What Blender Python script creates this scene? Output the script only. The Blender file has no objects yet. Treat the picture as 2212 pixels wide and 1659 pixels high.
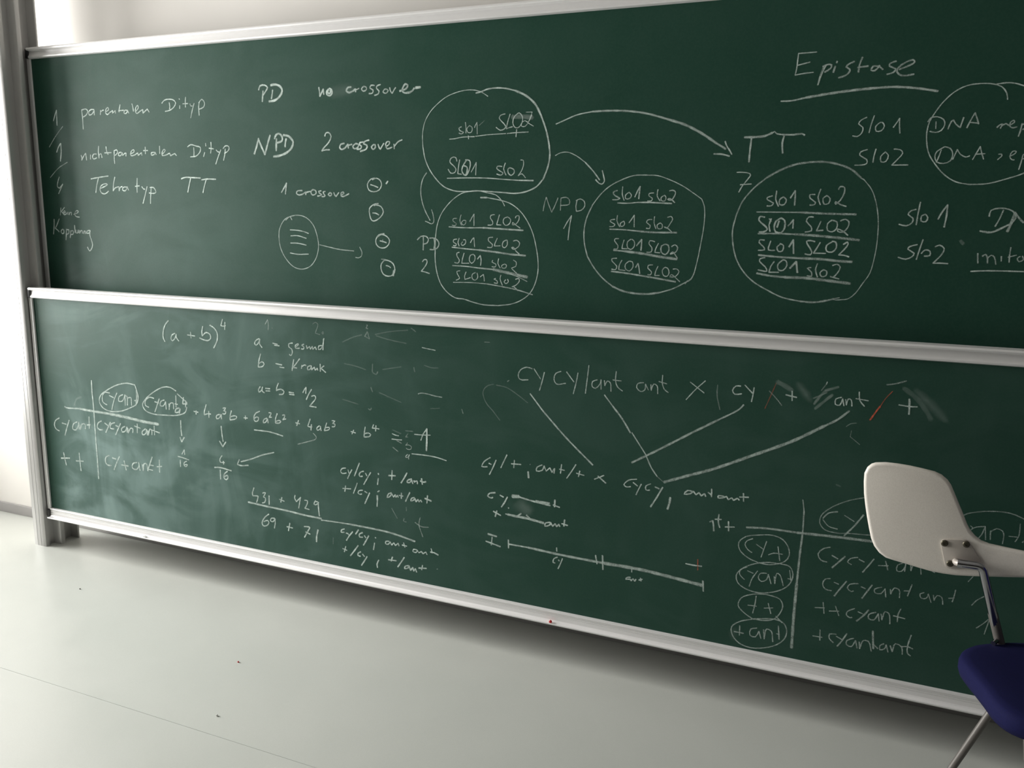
import bpy, math, random
from mathutils import Vector, Matrix
random.seed(4)
S = bpy.context.scene
COL = S.collection
# ------------------------------------------------------------------ camera, world, daylight, exposure
CAM_POS=[3.381497, -2.575851, 1.309599]
CAM_R=[0.916541, 0.399676, 0.014527]
CAM_U=[-0.088064, 0.166252, 0.982143]
CAM_F=[-0.390124, 0.901454, -0.187574]
FPX=1849.252
YU=0.0905
cam = bpy.data.objects.new('camera', bpy.data.cameras.new('camera'))
COL.objects.link(cam)
cam.matrix_world = Matrix(((CAM_R[0], CAM_U[0], -CAM_F[0], CAM_POS[0]),
                           (CAM_R[1], CAM_U[1], -CAM_F[1], CAM_POS[1]),
                           (CAM_R[2], CAM_U[2], -CAM_F[2], CAM_POS[2]),
                           (0, 0, 0, 1)))
cam.data.sensor_fit = 'HORIZONTAL'
cam.data.sensor_width = 36.0
cam.data.lens = FPX / 2212.0 * 36.0
cam.data.clip_start = 0.05
S.camera = cam
ZF = -0.184          # floor level; z = 0 is the lower edge of the lower writing surface
YW = 0.224           # front wall
XL, XR, YB, ZC = -1.65, 9.0, -9.0, 3.15
W = bpy.data.worlds.new('overcast')
S.world = W
W.use_nodes = True
W.node_tree.nodes['Background'].inputs[0].default_value = (0.86, 0.93, 1.0, 1)
W.node_tree.nodes['Background'].inputs[1].default_value = 1.0
WIN = [(0.0, -1.03), (-1.17, -2.45)]      # the two windows of the left wall: y from, y to
WZ0, WZ1 = 0.30, 2.80
for i, (ya, yb) in enumerate(WIN):         # overcast daylight entering through each window
    L = bpy.data.lights.new('daylight', 'AREA')
    L.shape = 'RECTANGLE'
    L.size = abs(yb - ya); L.size_y = WZ1 - WZ0
    L.energy = (318, 145)[i]
    L.color = (1.0, 0.985, 0.955)
    lo = bpy.data.objects.new('daylight', L)
    COL.objects.link(lo)
    lo.matrix_world = Matrix(((0, 0, -1, XL - 0.27), (1, 0, 0, (ya + yb) / 2), (0, -1, 0, (WZ0 + WZ1) / 2), (0, 0, 0, 1))) 
S.view_settings.view_transform = 'Standard'
S.view_settings.look = 'None'
S.view_settings.gamma = 1.0
S.view_settings.use_curve_mapping = False
S.view_settings.exposure = -0.08

# ------------------------------------------------------------------ helpers
def mat(name, col, rough=0.5, metal=0.0, spec=0.5):
    m = bpy.data.materials.new(name); m.use_nodes = True
    b = m.node_tree.nodes['Principled BSDF']
    b.inputs['Base Color'].default_value = (*col, 1)
    b.inputs['Roughness'].default_value = rough
    b.inputs['Metallic'].default_value = metal
    b.inputs['Specular IOR Level'].default_value = spec
    return m
def noise(m, scale, detail=3, vec=None, dist=0.0):
    n = m.node_tree.nodes.new('ShaderNodeTexNoise')
    n.inputs['Scale'].default_value = scale; n.inputs['Detail'].default_value = detail
    n.inputs['Distortion'].default_value = dist
    if vec is None:
        t = m.node_tree.nodes.new('ShaderNodeTexCoord'); vec = t.outputs['Object']
    m.node_tree.links.new(vec, n.inputs['Vector'])
    return n.outputs['Fac']
def mapping(m, scale=(1, 1, 1), rot=(0, 0, 0), loc=(0, 0, 0)):
    t = m.node_tree.nodes.new('ShaderNodeTexCoord'); g = m.node_tree.nodes.new('ShaderNodeMapping')
    g.inputs['Scale'].default_value = scale; g.inputs['Rotation'].default_value = rot; g.inputs['Location'].default_value = loc
    m.node_tree.links.new(t.outputs['Object'], g.inputs['Vector'])
    return g.outputs['Vector']
def ramp(m, fac, a, b, va=0.0, vb=1.0):
    r = m.node_tree.nodes.new('ShaderNodeMapRange')
    r.interpolation_type = 'SMOOTHSTEP'
    for k, v in (('From Min', a), ('From Max', b), ('To Min', va), ('To Max', vb)): r.inputs[k].default_value = v
    m.node_tree.links.new(fac, r.inputs['Value'])
    return r.outputs['Result']
def op(m, kind, a, b):
    n = m.node_tree.nodes.new('ShaderNodeMath'); n.operation = kind
    for i, v in enumerate((a, b)):
        if isinstance(v, (int, float)): n.inputs[i].default_value = v
        else: m.node_tree.links.new(v, n.inputs[i])
    return n.outputs[0]
def mixcol(m, fac, ca, cb):
    n = m.node_tree.nodes.new('ShaderNodeMix'); n.data_type = 'RGBA'
    for s, v in ((n.inputs[0], fac), (n.inputs[6], ca), (n.inputs[7], cb)):
        if isinstance(v, tuple): s.default_value = (*v, 1)
        elif isinstance(v, (int, float)): s.default_value = v
        else: m.node_tree.links.new(v, s)
    return n.outputs[2]
def setcol(m, out): m.node_tree.links.new(out, m.node_tree.nodes['Principled BSDF'].inputs['Base Color'])
def setin(m, name, out): m.node_tree.links.new(out, m.node_tree.nodes['Principled BSDF'].inputs[name])
def bump(m, fac, strength, dist=0.001):
    n = m.node_tree.nodes.new('ShaderNodeBump')
    n.inputs['Strength'].default_value = strength; n.inputs['Distance'].default_value = dist
    m.node_tree.links.new(fac, n.inputs['Height'])
    m.node_tree.links.new(n.outputs[0], m.node_tree.nodes['Principled BSDF'].inputs['Normal'])

def mesh_obj(name, verts, faces, m, parent=None, smooth=False, bevel=0.0, angle=35, segs=2):
    me = bpy.data.meshes.new(name); me.from_pydata([tuple(v) for v in verts], [], faces); me.update()
    import bmesh
    bm = bmesh.new(); bm.from_mesh(me); bmesh.ops.recalc_face_normals(bm, faces=bm.faces)
    if bevel:
        es = [e for e in bm.edges if len(e.link_faces) == 2 and e.calc_face_angle(0) > math.radians(50)]
        bmesh.ops.bevel(bm, geom=es, offset=bevel, segments=segs, profile=0.5, affect='EDGES', clamp_overlap=True)
    bm.to_mesh(me); bm.free()
    me.materials.append(m)
    if smooth:
        me.polygons.foreach_set('use_smooth', [True] * len(me.polygons))
        me.set_sharp_from_angle(angle=math.radians(angle))
    o = bpy.data.objects.new(name, me); COL.objects.link(o)
    if parent: o.parent = parent
    return o
def tag(o, label=None, cat=None, group=None, kind=None):
    if label: o['label'] = label
    if cat: o['category'] = cat
    if group: o['group'] = group
    if kind: o['kind'] = kind
    return o
def empty(name, label, cat, group=None, loc=(0, 0, 0)):
    o = bpy.data.objects.new(name, None); COL.objects.link(o); o.location = loc; o.empty_display_size = 0.1
    return tag(o, label, cat, group)
def boxdata(x0, x1, y0, y1, z0, z1):
    v = [(x, y, z) for x in (x0, x1) for y in (y0, y1) for z in (z0, z1)]
    f = [(0, 1, 3, 2), (4, 6, 7, 5), (0, 4, 5, 1), (2, 3, 7, 6), (0, 2, 6, 4), (1, 5, 7, 3)]
    return v, f
def box(name, x0, x1, y0, y1, z0, z1, m, parent=None, bevel=0.0, smooth=False):
    v, f = boxdata(x0, x1, y0, y1, z0, z1)
    return mesh_obj(name, v, f, m, parent, bevel=bevel, smooth=smooth or bevel > 0)
def boxes(name, L, m, parent=None):
    V, F = [], []
    for b in L:
        v, f = boxdata(*b); n = len(V); V += v; F += [tuple(i + n for i in q) for q in f]
    return mesh_obj(name, V, F, m, parent)
def extrude(name, prof, axis, a, b, m, parent=None, smooth=True, angle=30, bevel=0.0):
    """closed profile swept straight from a to b; axis 'x': profile (y,z); 'z': profile (x,y); 'y': profile (x,z)"""
    def P(p, t): return {'x': (t, p[0], p[1]), 'z': (p[0], p[1], t), 'y': (p[0], t, p[1])}[axis]
    n = len(prof); V = [P(p, a) for p in prof] + [P(p, b) for p in prof]
    F = [(i, (i + 1) % n, (i + 1) % n + n, i + n) for i in range(n)] + [tuple(range(n)), tuple(range(2 * n - 1, n - 1, -1))]
    return mesh_obj(name, V, F, m, parent, smooth=smooth, angle=angle, bevel=bevel)
def tube(name, pts, r, m, parent=None, seg=16, bend=0.0, rads=None):
    pts = [Vector(p) for p in pts]
    if bend:
        out = [pts[0]]
        for i in range(1, len(pts) - 1):
            a = (pts[i - 1] - pts[i]); b = (pts[i + 1] - pts[i]); d = min(bend, a.length * .45, b.length * .45)
            pa, pb = pts[i] + a.normalized() * d, pts[i] + b.normalized() * d
            for k in range(7):
                t = k / 6; out.append(pa.lerp(pts[i], t).lerp(pts[i].lerp(pb, t), t))
        out.append(pts[-1]); pts = out
    V, F = [], []; n = len(pts); prev = None
    for i, p in enumerate(pts):
        d = (pts[min(i + 1, n - 1)] - pts[max(i - 1, 0)]).normalized()
        if prev is None: u = d.orthogonal().normalized()
        else: u = (prev - d * prev.dot(d)).normalized()
        prev = u; w = d.cross(u)
        rr = rads[i] if rads else r
        for k in range(seg):
            t = 2 * math.pi * k / seg; V.append(p + u * math.cos(t) * rr + w * math.sin(t) * rr)
    for i in range(n - 1):
        for k in range(seg):
            F.append((i * seg + k, i * seg + (k + 1) % seg, (i + 1) * seg + (k + 1) % seg, (i + 1) * seg + k))
    F.append(tuple(range(seg))); F.append(tuple(range((n - 1) * seg, n * seg)))
    return mesh_obj(name, V, F, m, parent, smooth=True, angle=50)

# ------------------------------------------------------------------ materials
M = {}
m = M['wall'] = mat('white wall paint', (0.74, 0.72, 0.68), 0.75, spec=0.3)
f = noise(m, 1.3, 4); setcol(m, mixcol(m, f, (0.78, 0.75, 0.71), (0.85, 0.825, 0.785))); bump(m, noise(m, 260, 2), 0.12, 0.0006)
M['farwall'] = mat('darkened unseen wall', (0.22, 0.21, 0.19), 0.9)  # unseen right and back walls, darkened to cut the light they bounce
m = M['ceiling'] = mat('ceiling paint', (0.50, 0.49, 0.47), 0.9, spec=0.2); bump(m, noise(m, 90, 2), 0.1)
m = M['floor'] = mat('pale linoleum', (0.56, 0.57, 0.53), 0.33, spec=0.45)
f1 = noise(m, 2.2, 5, dist=0.4); f2 = noise(m, 420, 2)
c = mixcol(m, f1, (0.49, 0.51, 0.475), (0.56, 0.572, 0.535)); c2 = mixcol(m, ramp(m, f2, 0.35, 0.65, 0, 0.12), c, (0.40, 0.41, 0.38)); setcol(m, c2)
setin(m, 'Roughness', ramp(m, noise(m, 5, 3), 0.3, 0.7, 0.30, 0.40)); bump(m, noise(m, 30, 2), 0.03, 0.001)
m = M['seam'] = mat('floor screed', (0.30, 0.30, 0.28), 0.9)
m = M['base'] = mat('grey skirting', (0.30, 0.29, 0.28), 0.5)
m = M['alu'] = mat('anodised aluminium', (0.80, 0.79, 0.785), 0.40, 0.25, 0.5)
f = noise(m, 1, 2, mapping(m, (3, 400, 400))); setin(m, 'Roughness', ramp(m, f, 0.3, 0.7, 0.34, 0.46))
m = M['post'] = mat('brushed aluminium post', (0.50, 0.495, 0.485), 0.36, 0.45, 0.5)
f = noise(m, 1, 2, mapping(m, (500, 500, 2))); setcol(m, mixcol(m, f, (0.48, 0.475, 0.465), (0.58, 0.575, 0.565)))
m = M['dark'] = mat('black plastic', (0.018, 0.018, 0.018), 0.45)
def board_mat(name, dust_sheen):
    m = mat(name, (0.02, 0.05, 0.035), 0.42, spec=0.09)
    g = mixcol(m, noise(m, 3.0, 4), (0.0135, 0.050, 0.033), (0.021, 0.064, 0.044))
    g = mixcol(m, ramp(m, noise(m, 170, 2), 0.3, 0.75, 0, 0.25), g, (0.034, 0.076, 0.056))
    # wiped chalk dust: long cloudy arcs left by the sponge, thickest at the lower board's left; window sheen painted in there too
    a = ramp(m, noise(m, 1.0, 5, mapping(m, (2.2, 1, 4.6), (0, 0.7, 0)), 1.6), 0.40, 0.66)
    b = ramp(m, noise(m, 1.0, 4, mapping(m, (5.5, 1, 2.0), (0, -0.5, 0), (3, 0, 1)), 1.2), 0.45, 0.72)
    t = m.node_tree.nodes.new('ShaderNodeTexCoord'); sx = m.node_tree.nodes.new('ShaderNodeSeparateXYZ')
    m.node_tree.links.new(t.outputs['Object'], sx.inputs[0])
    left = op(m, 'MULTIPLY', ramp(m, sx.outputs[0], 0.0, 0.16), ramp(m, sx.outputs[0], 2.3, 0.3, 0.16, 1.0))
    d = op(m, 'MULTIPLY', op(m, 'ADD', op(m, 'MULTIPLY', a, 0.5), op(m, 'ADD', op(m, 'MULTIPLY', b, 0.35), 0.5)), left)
    low = ramp(m, sx.outputs[2], 0.75, 0.25, 0.8, 1.9) if dust_sheen > .1 else ramp(m, sx.outputs[2], 1.9, 1.1, 0.6, 1.3)
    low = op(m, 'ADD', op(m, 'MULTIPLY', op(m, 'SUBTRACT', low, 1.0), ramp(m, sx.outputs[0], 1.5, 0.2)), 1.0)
    d = op(m, 'MULTIPLY', op(m, 'MULTIPLY', d, dust_sheen), low)
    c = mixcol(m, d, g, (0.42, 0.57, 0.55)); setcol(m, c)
    setin(m, 'Roughness', ramp(m, noise(m, 6, 4), 0.3, 0.7, 0.40, 0.52))
    bump(m, noise(m, 900, 1), 0.15, 0.0003)
    return m
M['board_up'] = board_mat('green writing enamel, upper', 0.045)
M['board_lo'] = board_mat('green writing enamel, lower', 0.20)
def chalk_mat(name, col, col2):
    m = bpy.data.materials.new(name); m.use_nodes = True; nt = m.node_tree; nt.nodes.clear()
    out = nt.nodes.new('ShaderNodeOutputMaterial'); mx = nt.nodes.new('ShaderNodeMixShader'); tr = nt.nodes.new('ShaderNodeBsdfTransparent')
    df = nt.nodes.new('ShaderNodeBsdfDiffuse'); at = nt.nodes.new('ShaderNodeAttribute'); at.attribute_name = 'chalk_amount'
    n = noise(m, 620, 2); n2 = noise(m, 60, 2)
    g = ramp(m, n, 0.30, 0.66, 0.62, 1.22); g2 = ramp(m, n2, 0.3, 0.7, 0.75, 1.15)
    fac = op(m, 'MULTIPLY', op(m, 'MULTIPLY', at.outputs['Fac'], g), g2)
    c = nt.nodes.new('ShaderNodeClamp'); nt.links.new(fac, c.inputs[0])
    nt.links.new(mixcol(m, n2, col, col2), df.inputs[0])
    nt.links.new(c.outputs[0], mx.inputs[0]); nt.links.new(tr.outputs[0], mx.inputs[1]); nt.links.new(df.outputs[0], mx.inputs[2])
    nt.links.new(mx.outputs[0], out.inputs[0])
    return m
M['W'] = chalk_mat('white chalk mark', (0.62, 0.74, 0.68), (0.68, 0.78, 0.73))
M['R'] = chalk_mat('red chalk mark', (0.62, 0.13, 0.08), (0.72, 0.17, 0.10))
M['chalk'] = mat('white chalk', (0.82, 0.82, 0.80), 0.9)
M['redchalk'] = mat('red chalk', (0.62, 0.05, 0.05), 0.9)
m = M['tablet'] = mat('cream laminate', (0.60, 0.565, 0.51), 0.42, spec=0.4)
setcol(m, mixcol(m, ramp(m, noise(m, 350, 2), 0.35, 0.7), (0.84, 0.79, 0.72), (0.79, 0.74, 0.67)))
M['plate'] = mat('brushed steel plate', (0.50, 0.455, 0.41), 0.45, 0.2)
M['chrome'] = mat('chrome', (0.42, 0.42, 0.44), 0.14, 1.0)
M['bolt'] = mat('dull zinc bolt', (0.10, 0.09, 0.065), 0.4, 0.7)
m = M['fabric'] = mat('dark blue upholstery', (0.010, 0.011, 0.075), 0.85, spec=0.2)
setcol(m, mixcol(m, noise(m, 300, 3), (0.0025, 0.003, 0.03), (0.006, 0.007, 0.06))); bump(m, noise(m, 700, 2), 0.3, 0.0006)
M['greytube'] = mat('grey lacquered steel', (0.13, 0.12, 0.11), 0.45, 0.2)
M['frame'] = mat('white window frame', (0.8, 0.8, 0.78), 0.4)
m = M['glass'] = bpy.data.materials.new('window glass'); m.use_nodes = True; nt = m.node_tree; nt.nodes.clear()
o_ = nt.nodes.new('ShaderNodeOutputMaterial'); mx = nt.nodes.new('ShaderNodeMixShader'); tr = nt.nodes.new('ShaderNodeBsdfTransparent'); gl = nt.nodes.new('ShaderNodeBsdfGlossy')
fr = nt.nodes.new('ShaderNodeFresnel'); fr.inputs[0].default_value = 1.45; gl.inputs['Roughness'].default_value = 0.02
nt.links.new(fr.outputs[0], mx.inputs[0]); nt.links.new(tr.outputs[0], mx.inputs[1]); nt.links.new(gl.outputs[0], mx.inputs[2]); nt.links.new(mx.outputs[0], o_.inputs[0])

# ------------------------------------------------------------------ the room
fl = tag(box('floor', XL - .3, XR + .2, YB - .2, YW + .2, ZF - .25, ZF - .004, M['seam']), kind='structure')
ys = [YW, -0.836, -2.836, -4.836, -6.836, -8.836, YB]
for i in range(6):
    y1, y0 = ys[i], ys[i + 1]
    box('linoleum_sheet', XL, XR, y0 + (.0005 if i < 5 else 0), y1 - (.0005 if i else 0), ZF - .0035, ZF, M['floor'], fl)
tag(box('wall_front', XL - .3, XR + .2, YW, YW + .2, ZF - .2, ZC + .2, M['wall']), kind='structure')
tag(box('wall_right', XR, XR + .2, YB, YW, ZF, ZC, M['farwall']), kind='structure')
tag(box('wall_back', XL - .3, XR + .2, YB - .2, YB, ZF - .2, ZC + .2, M['farwall']), kind='structure')
tag(box('ceiling', XL - .3, XR + .2, YB, YW, ZC, ZC + .2, M['ceiling']), kind='structure')
X0 = XL - .3
L = [(X0, XL, min(a, b), max(a, b), ZF, ZC) for a, b in ((YB, WIN[1][1]), (WIN[1][0], WIN[0][1]), (WIN[0][0], YW))]
for ya, yb in WIN:
    L += [(X0, XL, yb, ya, ZF, WZ0), (X0, XL, yb, ya, WZ1, ZC)]
tag(boxes('wall_left', L, M['wall']), kind='structure')
for i, (ya, yb) in enumerate(WIN):
    e = bpy.data.objects.new('window_%d' % (i + 1), None); COL.objects.link(e); tag(e, kind='structure')
    xa, xb = XL - .16, XL - .10
    n = 1
    for k in range(n):
        a = ya + (yb - ya) * k / n; b = ya + (yb - ya) * (k + 1) / n
        fw = .045
        boxes('sash', [(xa, xb, b, b + fw, WZ0, WZ1), (xa, xb, a - fw, a, WZ0, WZ1), (xa, xb, b + fw, a - fw, WZ0, WZ0 + fw), (xa, xb, b + fw, a - fw, WZ1 - fw, WZ1)], M['frame'], e)
        box('pane', xa + .027, xa + .033, b + fw, a - fw, WZ0 + fw, WZ1 - fw, M['glass'], e)
    box('window_sill', XL - .09, XL + .02, yb, ya, WZ0 - .03, WZ0 + .001, M['frame'], e)
tag(box('baseboard_front', XL, XR, YW - .012, YW, ZF, ZF + .05, M['base'], bevel=.002), kind='structure')
tag(box('baseboard_left', XL, XL + .012, YB, YW - .012, ZF, ZF + .05, M['base'], bevel=.002), kind='structure')

# ------------------------------------------------------------------ the sliding chalkboards
XE = 5.0
def rail_top(yo, z0, z1):
    """(y, z) section of a top rail, z0 lower edge (writing surface), z1 top; front of the writing surface at y = yo"""
    h = z1 - z0
    return [(yo + .024, z0), (yo - .004, z0), (yo - .012, z0 + .003), (yo - .0135, z0 + .008), (yo - .008, z0 + .016), (yo - .006, z0 + h - .014),
            (yo - .010, z0 + h - .012), (yo - .020, z0 + h - .0105), (yo - .0225, z0 + h - .006), (yo - .020, z0 + h - .001), (yo - .016, z1), (yo + .024, z1)]
def rail_bottom(yo, z1, z0, lip=.030):
    """(y, z) section of a bottom rail: rounded upper lip, two fine grooves, plain face, narrow ledge at the foot"""
    return [(yo + .024, z1), (yo - .003, z1), (yo - .008, z1 - .002), (yo - .0095, z1 - .006), (yo - .0075, z1 - .009),
            (yo - .0075, z1 - .0135), (yo - .0062, z1 - .0143), (yo - .0075, z1 - .0152), (yo - .0075, z1 - .0195), (yo - .0062, z1 - .0203), (yo - .0075, z1 - .0213),
            (yo - .0085, z0 + .0105), (yo - .012, z0 + .006), (yo - lip + .004, z0 + .0035), (yo - lip + .001, z0 + .006), (yo - lip, z0 + .004), (yo - lip + .002, z0), (yo + .024, z0)]
def board(label, y, zb, zt, ztop, zbot, m, lip):
    b = empty('chalkboard', label, 'chalkboard', None, (0, y, zb))
    def loc(o):
        o.matrix_parent_inverse = Matrix.Translation((0, -y, -zb)); return o
    loc(box('writing_panel', -.004, XE + .004, y, y + .018, zb - .004, zt + .004, m, b))
    loc(extrude('top_rail', rail_top(y, zt, ztop), 'x', -.001, XE + .001, M['alu'], b))
    loc(extrude('bottom_rail', rail_bottom(y, zb, zbot, lip), 'x', -.001, XE + .001, M['alu'], b))
    for x0, x1 in ((-.020, -.0002), (XE + .0002, XE + .020)):
        loc(box('side_strip', x0, x1, y - .007, y + .022, zb - .006, zt + .002, M['alu'], b, bevel=.0012))
        for z0, z1 in ((zt + .002, ztop - .002), (zbot + .004, zb - .006)):
            loc(box('corner_cap', x0 + .001, x1 - .001, y - .014, y + .022, z0, z1, M['dark'], b, bevel=.003))
    return b
BU = board('upper green chalkboard with genetics notes, ringed SLO symbols and the heading Epistase', YU, 0.9815, 1.9467, 1.990, 0.938, M['board_up'], .022)
BL = board('lower green chalkboard with binomial formula, crossing tables and cy ant notes, hung nearer the floor', 0.0, 0.0, 0.95, 0.996, -.044, M['board_lo'], .028)

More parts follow.
